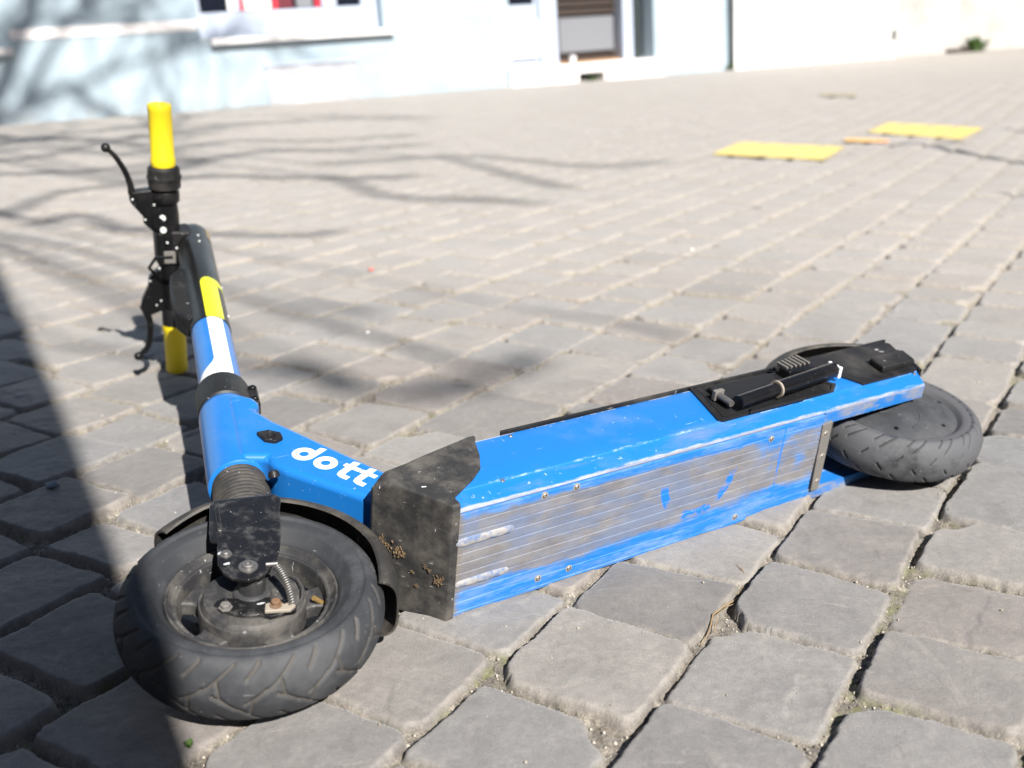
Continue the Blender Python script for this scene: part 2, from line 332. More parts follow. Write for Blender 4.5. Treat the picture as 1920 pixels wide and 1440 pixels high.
# bottom plate: paint scuffed away in long streaks, grey dirt film
pm = Mat('scuffed_plate', BLUE, .55, 0, .35); S = pm.sep()
str1 = pm.noise(6, 9, .66, stretch=(1, 2.6, 1), dist=.5); blot = pm.noise(9, 8, .7, dist=.6)
yy_ = pm.math('ADD', pm.math('MULTIPLY', str1, .55), pm.math('MULTIPLY', blot, .5))
midw = pm.math('MULTIPLY', pm.step(S[1], -.052, -.012), pm.math('SUBTRACT', 1, pm.math('MULTIPLY', pm.step(S[1], .046, .060), .85)))
rearw = pm.math('SUBTRACT', 1, pm.math('MULTIPLY', pm.step(S[0], .40, .20), .35))
cov = pm.math('ADD', yy_, pm.math('MULTIPLY', pm.math('MULTIPLY', midw, rearw), .27))
worn = pm.step(cov, .62, .74)
greyc = pm.ramp(pm.noise(34, 9, .75, stretch=(.6, 1.5, 1)), [(.25, (.10, .088, .078)), (.5, (.185, .168, .152)), (.75, (.26, .245, .235))])
bl2 = pm.mix(pm.math('MULTIPLY', pm.step(pm.noise(30, 7, .75, stretch=(.4, 2, 1)), .42, .64), .55), BLUE, (.20, .30, .48))
hz = pm.step(pm.noise(22, 7, .7, stretch=(.6, 1.3, 1)), .40, .66); greyc = pm.mix(pm.math('MULTIPLY', hz, .5), greyc, (.10, .16, .30))
pc = pm.mix(pm.math('MULTIPLY', worn, .93), bl2, greyc)
pc = pm.mix(pm.math('MULTIPLY', pm.step(S[0], .690, .701), pm.step(pm.noise(40, 5), .3, .5)), pc, (.17, .15, .125))
# remains of a big painted ring, a rule line
dx = pm.math('SUBTRACT', S[0], .373); dy = pm.math('SUBTRACT', S[1], .027); rad = pm.math('SQRT', pm.math('ADD', pm.math('MULTIPLY', dx, dx), pm.math('MULTIPLY', dy, dy)))
ring = pm.math('MULTIPLY', pm.step(pm.math('ABSOLUTE', pm.math('SUBTRACT', rad, .0535)), .0062, .0050), pm.math('MULTIPLY', pm.step(S[1], .026, .018), pm.step(pm.noise(34, 4, .6), .47, .53)))
line = pm.math('MULTIPLY', pm.step(pm.math('ABSOLUTE', pm.math('SUBTRACT', S[0], .2415)), .0016, .0011), pm.step(pm.noise(30, 3), .42, .5))
pc = pm.mix(pm.math('MAXIMUM', ring, line), pc, (.008, .15, .62))
scr = pm.step(pm.noise(60, 4, .6, stretch=(.3, 3, 1)), .68, .73); pc = pm.mix(pm.math('MULTIPLY', scr, .22), pc, (.36, .38, .43))
gv = pm.math('PINGPONG', pm.math('ADD', S[1], .5062), .0062); gk = pm.step(gv, .0009, .0004); pc = pm.mix(pm.math('MULTIPLY', gk, pm.math('MULTIPLY', pm.step(pm.noise(14, 6, .75, stretch=(.6, 2, 1)), .38, .62), .5)), pc, (.34, .42, .56))
gk2 = pm.step(pm.math('ABSOLUTE', pm.math('SUBTRACT', gv, .0016)), .0006, .0002); pc = pm.mix(pm.math('MULTIPLY', gk2, .0), pc, (.10, .13, .22))
pm.color(pc); pm.bump(pm.noise(200, 5, .7), .25, .0006)
black = dusty('black_plastic', (.011, .011, .012), .42, dust=.13)
black.b.inputs['Specular IOR Level'].default_value = .3
gloss = dusty('black_gloss', (.006, .006, .007), .26, dust=.05, scratch=.12)
gloss.b.inputs['Specular IOR Level'].default_value = .28
nosem = dusty('dirty_nose_plastic', (.018, .018, .019), .58, dust=.8, scale=26, sharp=(.38, .74), dcol=(.125, .113, .098), scratch=.9)
rubber = dusty('tyre_rubber', (.026, .028, .032), .6, dust=.5, scale=16, sharp=(.42, .68), dcol=(.085, .086, .092), scratch=.2)
ga = rubber.attr('groove'); src = rubber.b.inputs['Base Color'].links[0].from_socket
rubber.color(rubber.mix(rubber.math('MULTIPLY', ga.outputs['Fac'], .9), src, (.062, .056, .050)))
rear_rubber = dusty('worn_tyre_rubber', (.026, .028, .032), .6, dust=.75, scale=13, sharp=(.36, .52), dcol=(.095, .096, .104), scratch=.15)
ga = rear_rubber.attr('groove'); src = rear_rubber.b.inputs['Base Color'].links[0].from_socket
rear_rubber.color(rear_rubber.mix(rear_rubber.math('MULTIPLY', ga.outputs['Fac'], .9), src, (.012, .012, .013)))
rimm = dusty('dusty_rim', (.028, .028, .030), .38, dust=.75, scale=26, sharp=(.40, .70), dcol=(.125, .115, .102), scratch=.5)
forkm = dusty('fork_black', (.009, .009, .010), .22, dust=.30, scale=70, scratch=.9, dcol=(.22, .21, .20))
fendm = dusty('fender_plastic', (.022, .021, .020), .5, dust=.7, scale=22, sharp=(.40, .72), dcol=(.105, .09, .072), scratch=.3)
yel = dusty('yellow_rubber', (.80, .62, .012), .42, dust=.10, scale=12, scratch=0, dcol=(.45, .38, .12))
yeld = Mat('yellow_film', (.74, .78, .01), .35); white = dusty('white_film', (.80, .81, .82), .35, dust=.12, scratch=0)
steel = dusty('worn_steel', (.26, .25, .24), .38, metal=.8, dust=.35, scale=60, scratch=.2)
alu = dusty('dirty_aluminium', (.17, .16, .15), .5, metal=.2, dust=.6, scale=50, scratch=.3, dcol=(.20, .17, .135))
rust = dusty('rusty_bolt', (.16, .09, .05), .7, dust=.3, scale=90)
bone = dusty('dirty_beige_lever', (.28, .245, .20), .6, dust=.4, scale=60)
brass = Mat('brass', (.45, .30, .12), .4, .6); lamp = Mat('reflector', (.65, .62, .60), .15); bulb = Mat('white_dot', (.70, .71, .69), .25)
mudm = dusty('dried_mud', (.13, .085, .045), .95, dust=.5, scale=150, scratch=0, dcol=(.21, .155, .10))
weldm = dusty('scuffed_bead', (.10, .15, .27), .6, dust=1.1, scale=70, sharp=(.36, .58), scratch=.5, dcol=(.30, .29, .285))
dark = Mat('recess_shade', (.006, .006, .006), .6)
# ------------------------------------------------------------------ the scooter, lying on its right side
RB = Matrix(((-.84826, .096924, -.520635), (-.529577, -.152009, .834531), (.001745, .983615, .180272)))
sc = empty('electric_scooter'); sc.matrix_world = Matrix.Translation((.51928, 1.364594, .061143)) @ RB.orthogonalized_copy().to_4x4() if hasattr(RB, 'orthogonalized_copy') else Matrix.Translation((.51928, 1.364594, .061143)) @ RB.to_4x4()
tag(sc, 'blue rental electric scooter with yellow grips fallen over on the cobbles', 'scooter')
P = lambda x, y, z: Vector((x, y, z))
sxv = Vector((-.23388, 0, .97227)); fwv = Vector((.97227, 0, .23388)); SB = Vector((.89613, 0, 0))
def ST(u, e, l): return SB+u*sxv+e*fwv+Vector((0, l, 0))
def mirror(side, fn): return lambda *a: (lambda v: Vector((v[0], v[1]*side, v[2])))(fn(*a))
# deck
half = [(.063, -.0235), (.0655, -.0247), (.0668, -.0240), (.0690, -.0165), (.0713, -.0065), (.0722, -.0020), (.0728, -.0004), (.0738, .0004), (.0744, .0030), (.0745, .03), (.0745, .0600), (.0743, .0760), (.0735, .0805), (.0715, .083)]
sec = half+[(-y, z) for y, z in half[::-1]]
b_ = MB(); b_.grid([[P(x, y, min(z, .083 if x < .65 else .060)) for y, z in sec] for x in (.172, .3, .45, .60, .640, .706)], close_v=True, cap=True); b_.build('deck', deckm.m, sc, angle=28)
for s_ in (1, -1):
    inner = [(.0715, .083), (.048, .083), (.048, -.0245), (.063, -.0245)]
    prof = half[1:]+inner[1:3]
    rows_ = [[mirror(s_, P)(x if x > .1 else -.027-(z+.006)*.44, y, z) for y, z in prof] for x in (.172, 0.0)]
    m_ = MB(); m_.grid(rows_, close_v=True, cap=True); m_.build('rear_arm', deckm.m, sc, angle=28)
    MB().box((.1735-.0135, .048 if s_ > 0 else -.052, -.0245), (.1715, .052 if s_ > 0 else -.048, .07)).build('arm_gusset', black.m, sc)
# grooved bottom plate
ysamp = []; y = -.0625
while y <= .0626:
    ysamp.append(y); y += .0004
def pz(y):
    g = abs(((y+.5) % .0124)-.0062); d = -.0262
    if g < .0008: d += .0009
    return d
m_ = MB(); line_ = [(y, pz(y)) for y in ysamp]; prof = [(-.0628, -.0236)]+line_+[(.0628, -.0236)]
m_.grid([[P(x, y, z) for y, z in prof] for x in (.1735, .44, .7095)]); plate = m_.build('bottom_plate', pm.m, sc, angle=20)
def bead(x0, x1, yc, w_, nm='weld_bead', seed=0):
    n, k = 70, 10; rows_ = []
    for i in range(n+1):
        t = i/n; x = x0+(x1-x0)*t; e = min(1, math.sqrt(max(0, 1-(2*abs(t-.5))**10)))
        rows_.append([P(x, yc+w_*e*math.cos(math.pi*j/k)*(1+.05*math.sin(t*9+seed)), -.0262-.0021*e*math.sin(math.pi*j/k)*(1+.12*math.sin(t*23+j*.7+seed))) for j in range(k+1)])
    MB().grid(rows_).build(nm, weldm.m, plate, angle=60)
bead(.632, .703, .0290, .0052, seed=1); bead(.634, .700, -.0237, .0048, seed=4)
def screw(c, ax, r=.0036, parent=sc, mat=steel, nm='screw', h=.0014, sock=True):
    ax = Vector(ax).normalized(); a = ax.orthogonal().normalized(); b = ax.cross(a); c = Vector(c)
    fr = lambda p, q, t: c+p*a+q*b+t*ax
    o = MB().lathe([(r, -.001), (r, h*.5), (r*.75, h), (r*.45, h), (r*.40, h*.25)], fr, 20).build(nm, mat.m, parent, angle=40)
    if r > .0028 and sock: MB().lathe([(r*1.45, -.001), (r*1.45, .00025), (r*.9, .0005)], fr, 20, cap=True).build('washer', bone.m, o)
    return o
for x, y in ((.5556, .0587), (.597, .0591), (.5523, -.0493), (.5938, -.0495), (.2642, .0499), (.30, -.053)): screw((x, y, -.0262), (0, 0, -1), .003)
for x, y in ((.7035, .0539), (.7020, -.0405)): screw((x, y, -.0262), (0, 0, -1), .0022, sock=False)
screw((.6345, .0728, -.0003), (0, 1, -.3), .0026); screw((.579, .0744, .0733), (0, 1, 0), .0024)
m_ = MB(); m_.prism([(.1585, .052), (.1760, .050), (.1690, -.050), (.1560, -.0505), (.1555, -.030)], -.0282, -.0236, lambda p, q, h: P(p, q, h)); rb = m_.build('rear_bracket', alu.m, sc, bevel=.0006)
for c_ in ((.168, .036), (.1640, .002), (.1625, -.036)): screw((c_[0], c_[1], -.0282), (0, 0, -1), .0030, rb)
MB().box((.150, -.048, -.0236), (.171, .048, .075)).build('rear_bulkhead', black.m, sc)
# rubber mat on top of the deck
m_ = MB(); m_.box((.14, -.0765, .0832), (.585, .0765, .0868)); m_.build('deck_mat', black.m, sc, bevel=.001)
# nose cap
def nose_sec(x):
    t = (x-.700)/.057; t = max(0, min(1, t))
    hw = .0778-.014*max(0, (t-.72)/.28)**1.3; zt = .0700-.012*t; zb_ = -.0272+.0815*max(0, (t-.16)/.84)**.95
    pts = []; c = min(.0036, (zt-zb_)*.49)
    for (cx, cz, a0) in ((hw-c, zb_+c, -90), (hw-c, zt-c, 0), (-hw+c, zt-c, 90), (-hw+c, zb_+c, 180)):
        for q in range(7):
            a = R(a0+15*q); pts.append(P(x+.0, cx+c*math.cos(a), cz+c*math.sin(a)))
    return pts
xsn = [.700, .7085, .7095, .712, .718, .726, .734, .741, .745, .749, .753, .7565, .757]
m_ = MB(); m_.grid([nose_sec(x) for x in xsn], close_v=True, cap=True); nose = m_.build('nose_cap', nosem.m, sc, angle=28)
for s_ in (1, -1):
    m_ = MB(); m_.prism([(.713, -.020), (.665, .010), (.646, .026), (.633, .050), (.620, .0855), (.626, .0880), (.702, .0700), (.713, .0660)], .0735, .0770, mirror(s_, lambda p, q, h: P(p, h, q))); m_.build('nose_side_panel', nosem.m, nose, bevel=.0008)
MB().prism([(.618, .0838), (.618, .0885), (.626, .0885), (.701, .0703), (.701, .060), (.69, .060), (.622, .0835)], -.0768, .0768, lambda p, q, h: P(p, h, q)).build('nose_top_panel', nosem.m, nose, bevel=.001)
nuv = Vector((.87, 0, -.49))
for c_, s0 in (((.751, .005, .0436), .006), ((.7475, .0005, .038), .006), ((.741, .0012, .0259), .0085), ((.7386, -.003, .0218), .007), ((.7213, -.0091, -.0089), .0035), ((.7168, -.0188, -.0168), .0065), ((.7140, -.0152, -.0215), .006), ((.7317, -.0195, .0095), .0035), ((.729, -.035, .004), .003), ((.724, -.006, -.004), .003)):
    b_ = MB()
    for _ in range(34):
        d = Vector([random.gauss(0, s0*.40) for _ in range(3)]); d = d-(nuv*d.dot(nuv))*.8; r_ = s0*random.uniform(.07, .24); q = Vector(c_)+d
        b_.lathe([(r_*.2, -r_), (r_, -r_*.3), (r_*.8, r_*.6), (r_*.1, r_)], lambda a, b2, h, q=q: q+Vector((h*.5, a*random.uniform(.7, 1.3), b2)), 6)
    b_.build('mud_clump', mudm.m, nose, angle=180)
# neck between deck and head tube
def xz(u, e): q = ST(u, e, 0); return (q.x, q.z)
NP = [xz(.372, .0), xz(.368, -.020), xz(.358, -.0325), xz(.345, -.0385), (.7905, .3140), (.7840, .2930), (.7785, .2755), (.7700, .2570), (.7550, .2230), (.7400, .1880), (.7250, .1540), (.7090, .1190), (.6900, .0780), (.7340, .0440), (.7560, .0840), (.7730, .1110), (.7900, .1370), (.8060, .1620), (.8150, .1780), (.8165, .1880), xz(.214, -.030), xz(.220, 0)]
m_ = MB(); m_.prism(NP, -.0372, .0372, lambda p, q, h: P(p, h, q)); neck = m_.build('neck', blue.m, sc, bevel=.0085, seg=5)
# lettering on the neck (left face)
LO = P(.7778, 0, .1886); LA = Vector((-.4625, 0, -.8866)); LU = Vector((-.8866, 0, .4625))
def lt(p, q, h): return LO+LA*p+LU*q+P(0, .0368+h, 0)
def ringm(m, cx, cy, r0, r1, n=44):
    rows_ = [[lt(cx+r*math.cos(2*math.pi*k/n), cy+r*math.sin(2*math.pi*k/n), h) for k in range(n)] for r, h in ((r0, 0), (r0, .0006), (r1, .0006), (r1, 0))]
    m.grid(rows_, close_v=True)
lm = MB(); ringm(lm, 0, 0, .0055, .0135); lm.prism([(.0060, 0), (.0135, 0), (.0135, .0235), (.0060, .0215)], 0, .00065, lt)
ringm(lm, .0310, 0, .0055, .0135); 
for cx in (.0540, .0765):
    lm.prism([(cx, .021), (cx+.008, .0225), (cx+.008, -.005), (cx+.0105, -.0068), (cx+.0165, -.0068), (cx+.0165, -.0137), (cx+.0075, -.0137), (cx+.002, -.0115), (cx, -.006)][::-1], 0, .00065, lt)
    lm.prism([(cx-.0045, .0072), (cx+.0165, .0072), (cx+.0165, .0135), (cx-.0045, .0135)], 0, .0007, lt)
stk = MB(); stk.prism([(-.024, -.017), (-.020, .024), (.098, .021), (.098, -.017)], 0, .00035, lt); stkm = Mat('sticker_blue', (.012, .20, .56), .3); stk.build('sticker', stkm.m, neck)
lettering = lm.build('lettering', white.m, neck, angle=20)
dm = MB(); dm.lathe([(.0032, 0), (.0028, .0007), (.001, .0008)], lambda a, b2, h: lt(.031+a, b2, h), 20); dm.build('letter_dot', blue.m, lettering)
sm = MB(); sm.prism([(-.022, -.006), (-.014, .009), (.004, .014), (.015, .006), (.014, -.008), (0, -.014)], .0, .0065, lambda p, q, h: P(.798, .0355, .236)+LA*p*.85+LU*q*.85+P(0, h, 0)); sn_ = sm.build('neck_plug', black.m, sc, bevel=.0018, seg=3)
MB().lathe([(.005, 0), (.005, .0016), (.0025, .0018), (.002, .0002)], lambda a, b2, h: P(.798+a, .042+h, .236+b2), 16).build('plug_recess', forkm.m, sn_)
screw(ST(.181, -.034, .031), (0, .8, .4), .0062, sc, black, 'cable_grommet', .006, sock=False)
# head tube, bellows, collar, stem
fst = lambda p, q, u: ST(u, q, p)
MB().lathe([(.0315, .214), (.0345, .216), (.0350, .226), (.0345, .30), (.0343, .372), (.0335, .381), (.031, .384)], fst, 64).build('head_tube', blue.m, sc)
bl = []; 
for k in range(13):
    u0 = .120+k*.0075; r_ = .0342-.0003*k; bl += [(r_-.0020, u0), (r_, u0+.0022), (r_, u0+.0048), (r_-.0020, u0+.0072)]
MB().lathe(bl, fst, 64).build('bellows', fendm.m, sc, angle=60)
MB().lathe([(.031, .383), (.0345, .386), (.0345, .436), (.0335, .441), (.0300, .4445)], fst, 64).build('clamp_collar', black.m, sc)
MB().box((.387, -.043, -.009), (.438, -.030, .013), lambda u, e, l: ST(u, e, l)).build('clamp_lug', black.m, sc, bevel=.003)
for u_ in (.398, .427): screw(ST(u_, -.037, .0135), (0, 1, 0), .0048, sc, gloss, 'clamp_bolt', .003, sock=False)
stem_o = MB().lathe([(.0277, .43), (.0277, .633)], fst, 72).build('stem_tube', blue.m, sc)
def patch(name, u0, u1, f1, f2, mat, parent, r=.0280, nu=70, nf=16):
    rows_ = []
    for i in range(nu+1):
        u_ = u0+(u1-u0)*i/nu; a1, a2 = f1(u_), f2(u_); row = []
        for j in range(nf+1):
            a = R(a1+(a2-a1)*j/nf); row.append(ST(u_, -r*math.sin(a), r*math.cos(a)))
        rows_.append(row)
    return MB().grid(rows_).build(name, mat.m, parent, angle=180)
patch('white_stripe', .4448, .6328, lambda u: -10 if u > .500 else -10-100*(1-math.sqrt(max(0, 1-((.500-u)/.036)**2))) if u > .464 else -110, lambda u: 36, white, stem_o)
head = MB().lathe([(.0278, .6325), (.0289, .634), (.0289, 1.03), (.0280, 1.048), (.0240, 1.062), (.015, 1.069), (.002, 1.071)], fst, 72).build('stem_head', gloss.m, sc)
def ycap(u): return math.sqrt(max(0, 1-max(0, (u-.764)/.026)**2))
patch('yellow_stripe', .6335, .790, lambda u: 16-26*ycap(u), lambda u: 16+26*ycap(u)+(52*max(0, min(1, (u-.766)/.004))*ycap(u)), yeld, head, r=.0293)
patch('yellow_sticker', 1.00, 1.045, lambda u: 46, lambda u: 76, brass, head, r=.0293, nu=10)
for u_, a_ in ((.985, 12), (.955, 12), (.80, 82), (.685, 82)): 
    a = R(a_); screw(ST(u_, -.0289*math.sin(a), .0289*math.cos(a)), (ST(0, -math.sin(a), math.cos(a))-SB), .0019, head, bulb, 'screw', .0014, sock=False)
# housing on the front of the stem head
m_ = MB(); m_.prism([(.655, .020), (.665, .036), (.690, .046), (.800, .050), (.835, .047), (.862, .036), (.868, .020)], -.017, .0165, lambda u, e, l: ST(u, e, l)); m_.build('display_housing', black.m, sc, bevel=.005, seg=3)
# handlebar
UB, EB = 1.0212, .0425
fb = lambda p, q, l: ST(UB+p, EB+q, l)
bar = MB().lathe([(.0165, -.150), (.0185, -.10), (.0195, -.03), (.0205, .0), (.0205, .055), (.0190, .072), (.0185, .105)], fb, 40).build('handlebar', gloss.m, sc)
m_ = MB(); m_.prism([(-.022, .022), (.020, .024), (.026, .060), (.010, .068), (-.018, .062)], -.033, .028, lambda u, e, l: ST(UB+u, e, l)); mt = m_.build('bar_mount', gloss.m, sc, bevel=.005, seg=3)
m_ = MB(); m_.prism([(-.025, .006), (-.012, .003), (.012, .003), (.03, .01), (.02, .04), (-.02, .04)], -.03, .03, lambda u, e, l: ST(UB+u, e, l)); m_.build('bar_stay', black.m, sc, bevel=.004)
for e_, l_ in ((.045, .012), (.030, .002), (.026, -.034), (.061, -.034)): screw(ST(UB-.024, e_, l_), -sxv, .0019, mt, bulb, 'screw', .0015, sock=False)
bo = MB().box((UB-.0245, .033, -.026), (UB-.0215, .052, -.004), lambda u, e, l: ST(u, e, l)).build('cable_plate', alu.m, mt, bevel=.001)
def dot(l_, half_):
    n = 20; rng_ = range(n+1) if not half_ else range(n//2+3)
    m = MB(); a0 = .4 if half_ else 0; pts = [(.0052*math.cos(a0+2*math.pi*k/n), .0052*math.sin(a0+2*math.pi*k/n)) for k in rng_][: n if not half_ else None]
    m.prism(pts, -.0218, -.0190, lambda p, q, h: ST(UB+h, .050+p, l_+q)); m.build('button', bulb.m, bar)
dot(.055, True); dot(.034, False)
m_ = MB(); m_.prism([(.030, -.002), (.068, .040), (.068, .062), (.052, .074), (.030, .078)], -.017, .012, lambda e, l, h: ST(UB+h, e, l)); swh = m_.build('switch_housing', gloss.m, sc, bevel=.004, seg=3)
# grips
for s_ in (1, -1):
    L0, L1 = (.140, .2435) if s_ > 0 else (.150, .2435)
    pr = [(.0195, s_*L0), (.0205, s_*(L0+.004)), (.0205, s_*(L0+.013)), (.0193, s_*(L0+.016)), (.0190, s_*(L1-.012)), (.0193, s_*(L1-.010)), (.0193, s_*(L1-.003)), (.0180, s_*L1), (.0085, s_*(L1+.0004)), (.007, s_*(L1-.003))]
    o = MB().lathe(pr, fb, 48).build('grip', yel.m, sc)
    if s_ > 0:
        MB().lathe([(.0185, .100), (.0265, .104), (.0272, .118), (.0285, .1195), (.0285, .124), (.0268, .125), (.0262, .137), (.0215, .141)], fb, 48).build('twist_collar', black.m, sc)
    else: MB().lathe([(.0175, -.118), (.0195, -.122), (.0200, -.149), (.0185, -.151)], fb, 40).build('grip_collar', black.m, sc)
# brake levers
def lever(s_, clamp, blade, rad, tip):
    b0 = MB(); b0.prism(clamp, -.011, .011, lambda e, l, h: ST(UB+h, e, l)); cl = b0.build('brake_lever', gloss.m, sc, bevel=.0035, seg=3)
    pts = [ST(UB-.002, e, l) for e, l in blade]
    # smooth the path
    P2 = []; 
    for i in range(len(pts)-1):
        p0, p1, p2, p3 = pts[max(i-1, 0)], pts[i], pts[i+1], pts[min(i+2, len(pts)-1)]
        for k in range(6):
            t = k/6; P2.append(.5*((2*p1)+(p2-p0)*t+(2*p0-5*p1+4*p2-p3)*t*t+(3*p1-p0-3*p2+p3)*t**3))
    P2.append(pts[-1]); rr_ = [rad[0]+(rad[1]-rad[0])*(i/(len(P2)-1))**.7 for i in range(len(P2))]
    MB().tube(P2, rr_, 14, squash=.8).build('lever_blade', gloss.m, cl, angle=60)
    MB().lathe([(.0005, -.0078), (.0045, -.0066), (.0070, -.0035), (.0078, 0), (.0070, .0035), (.0045, .0066), (.0005, .0078)], lambda a, b2, h: ST(UB-.002+a, tip[0]+b2, tip[1]+h), 20).build('lever_ball', gloss.m, cl, angle=80)
    return cl
lv = lever(1, [(.030, .020), (.061, .021), (.082, .0435), (.080, .053), (.0985, .0775), (.102, .088), (.096, .098), (.087, .1000), (.064, .1020), (.030, .104)], [(.092, .082), (.0965, .096), (.0975, .109), (.1045, .133), (.118, .158), (.130, .171)], (.0090, .0048), (.131, .172))
MB().lathe([(.0225, .079), (.0235, .081), (.0235, .096), (.0225, .098)], fb, 32).build('clamp_band', gloss.m, lv)
for e_, l_ in ((.062, .076), (.096, .086), (.078, .050)): screw(ST(UB-.0115, e_, l_), -sxv, .0017, lv, bulb, 'pivot_screw', .0012, sock=False)
lv = lever(-1, [(.026, -.060), (.060, -.040), (.080, -.058), (.082, -.075), (.094, -.100), (.098, -.118), (.080, -.128), (.060, -.120), (.036, -.124), (.022, -.118)], [(.092, -.112), (.0855, -.135), (.0835, -.155), (.087, -.180), (.094, -.197), (.106, -.209)], (.0095, .0050), (.108, -.210))
for e_, l_ in ((.062, -.100), (.070, -.108), (.078, -.062)): screw(ST(UB-.0115, e_, l_), -sxv, .0017, lv, bulb, 'pivot_screw', .0012, sock=False)
# brake cable from the lever into the stem
MB().tube([ST(UB-.005, .070, -.05), ST(UB-.03, .078, -.03), ST(UB-.05, .066, -.005), ST(UB-.075, .040, .004)], .0028, 8).build('brake_cable', gloss.m, sc)
# ------------------------------------------------------------------ front wheel (own frame at the axle)
FM = Matrix(((fwv.x, 0, sxv.x, 0), (0, 1, 0, 0), (fwv.z, 0, sxv.z, 0), (0, 0, 0, 1))); FM.translation = ST(0, .00909, 0)
def segd(px, py, a, b):
    ax, ay = a; bx, by = b; dx, dy = bx-ax, by-ay; t = np.clip(((px-ax)*dx+(py-ay)*dy)/(dx*dx+dy*dy), 0, 1); return np.hypot(px-ax-t*dx, py-ay-t*dy)
def tyre(name, parent, segs, nper, hwid=.0355, Ro=.1243, mat=None):
    na = 760
    k = hwid/.0355; base = [(.0795, .0135), (.0806, .0172), (.0822, .0196), (.0850, .0222), (.0885, .0262), (.0900, .0276), (.0906, .0288), (.0930, .0304), (.0975, .0315), (.1020, .0318), (.1036, .0317), (.1046, .0334), (.1066, .0338), (.1095, .0330), (.1127, .0309), (.1158, .0275), (.1180, .0238), (.1205, .0185), (.1222, .0130), (.1236, .0065), (.1240, 0)]
    base = [(r*Ro/.124, l*k) for r, l in base]
    # resample finely
    pr = base+[(r, -l) for r, l in base[::-1][1:]]
    pr = np.array(pr); d = np.r_[0, np.cumsum(np.hypot(*np.diff(pr, axis=0).T))]; tt = np.linspace(0, d[-1], 86); rr_ = np.interp(tt, d, pr[:, 0]); ll = np.interp(tt, d, pr[:, 1])
    th_ = np.arange(na)/na*2*math.pi; Cc, Lx = np.meshgrid(th_*Ro, tt-d[-1]/2, indexing='ij')   # arc coords (circumference, along profile)
    per = 2*math.pi*Ro/nper; cc = np.mod(Cc, per); g = np.full(cc.shape, 9.)
    for sgn, off in ((1, 0), (-1, .5)):
        q = np.mod(Cc+off*per, per)
        for a, b2, w_ in segs:
            for sft in (-per, 0, per):
                g = np.minimum(g, segd(q, -sgn*Lx, (a[0]*per+sft, a[1]), (b2[0]*per+sft, b2[1]))-w_)
    gk = np.clip(1-g/.0009, 0, 1); gk[:, np.abs(tt-d[-1]/2) > .056] = 0
    R_ = rr_[None, :]-.0022*gk; X_ = R_*np.cos(Cc/Ro); Z_ = R_*np.sin(Cc/Ro); Y_ = np.broadcast_to(ll[None, :], X_.shape)
    V_ = np.stack([X_, Y_, Z_], -1).reshape(-1, 3); nn = len(tt)
    i0 = np.arange(na)[:, None]*nn+np.arange(nn-1)[None, :]; i1 = ((np.arange(na)+1) % na)[:, None]*nn+np.arange(nn-1)[None, :]
    F_ = np.stack([i0, i0+1, i1+1, i1], -1).reshape(-1, 4)
    me = bpy.data.meshes.new(name); me.vertices.add(len(V_)); me.vertices.foreach_set('co', V_.ravel()); me.loops.add(F_.size); me.loops.foreach_set('vertex_index', F_.ravel().astype(np.int32))
    me.polygons.add(len(F_)); me.polygons.foreach_set('loop_start', np.arange(0, F_.size, 4, dtype=np.int32)); me.update(calc_edges=True)
    me.attributes.new('groove', 'FLOAT', 'POINT').data.foreach_set('value', gk.ravel().astype(np.float32)); me.shade_smooth(); me.materials.append((mat or rubber).m)
    o = bpy.data.objects.new(name, me); C.objects.link(o); o.parent = parent; return o
fwh = empty('front_wheel'); fwh.parent = sc; fwh.matrix_local = FM
W_ = .0010
tyre('tyre', fwh, [((.02, .034), (.42, .012), W_), ((.42, .012), (.86, -.004), W_), ((.30, .019), (.24, .002), W_), ((.24, .002), (.02, -.010), W_), ((.62, .034), (.82, .020), W_*1.5)], 14)
fw3 = lambda a, b2, h: Vector((a, h, b2))
MB().lathe([(.0800, -.0150), (.0800, .0155), (.0792, .0182), (.0778, .0186), (.0765, .0172), (.0752, .0142), (.0725, .0122), (.0705, .0128), (.0690, .0118), (.0680, .0090), (.0665, -.0130), (.0750, -.0135)], fw3, 96, cap=False).build('rim', rimm.m, fwh)
for k in range(5):
    a = R(90+72*k+14); c_, s_ = math.cos(a), math.sin(a)
    m_ = MB(); m_.prism([(.044, -.0165), (.055, -.0130), (.0675, -.0170), (.0675, .0170), (.055, .0130), (.044, .0165)], -.015, .0005, lambda p, q, h: Vector((p*c_-q*s_, h, p*s_+q*c_))); m_.build('spoke', rimm.m, fwh, bevel=.003, seg=3)
drum = MB().lathe([(.044, -.016), (.0500, -.014), (.0500, .0085), (.0494, .0105), (.0478, .0108), (.0472, .0098), (.0465, .0118), (.0445, .0150), (.0380, .0163), (.020, .0168)], fw3, 72).build('brake_drum', rimm.m, fwh)
MB().lathe([(.0185, .0160), (.0175, .0195), (.0150, .0215), (.0125, .0225), (.0125, .0470)], fw3, 32).build('axle_spacer', rimm.m, drum)
m_ = MB(); arc = [(.036*math.cos(R(a)), .036*math.sin(R(a))) for a in range(158, 282, 8)]
m_.prism([(-.002, -.012)]+[(.030, -.004), (.036, -.012)]+[(.0355*math.cos(R(a)), .0355*math.sin(R(a))) for a in range(-22, -100, -8)]+[(-.012, -.041), (-.036, -.036), (-.037, -.030), (-.028, -.020), (-.014, -.012)], .0166, .0205, lambda p, q, h: Vector((p, h, q))); arm = m_.build('brake_arm', forkm.m, fwh, bevel=.0008)
BT = lambda o_, c_, r_, h_, mat, nm, prt, hexn=6: MB().lathe([(r_*1.35, 0), (r_*1.35, h_*.25), (r_, h_*.25), (r_, h_*.9), (r_*.75, h_)], lambda a, b2, h: Vector((c_[0]+a, c_[1]+h, c_[2]+b2)), 6 if hexn == 6 else 20).build(nm, mat.m, prt, angle=25)
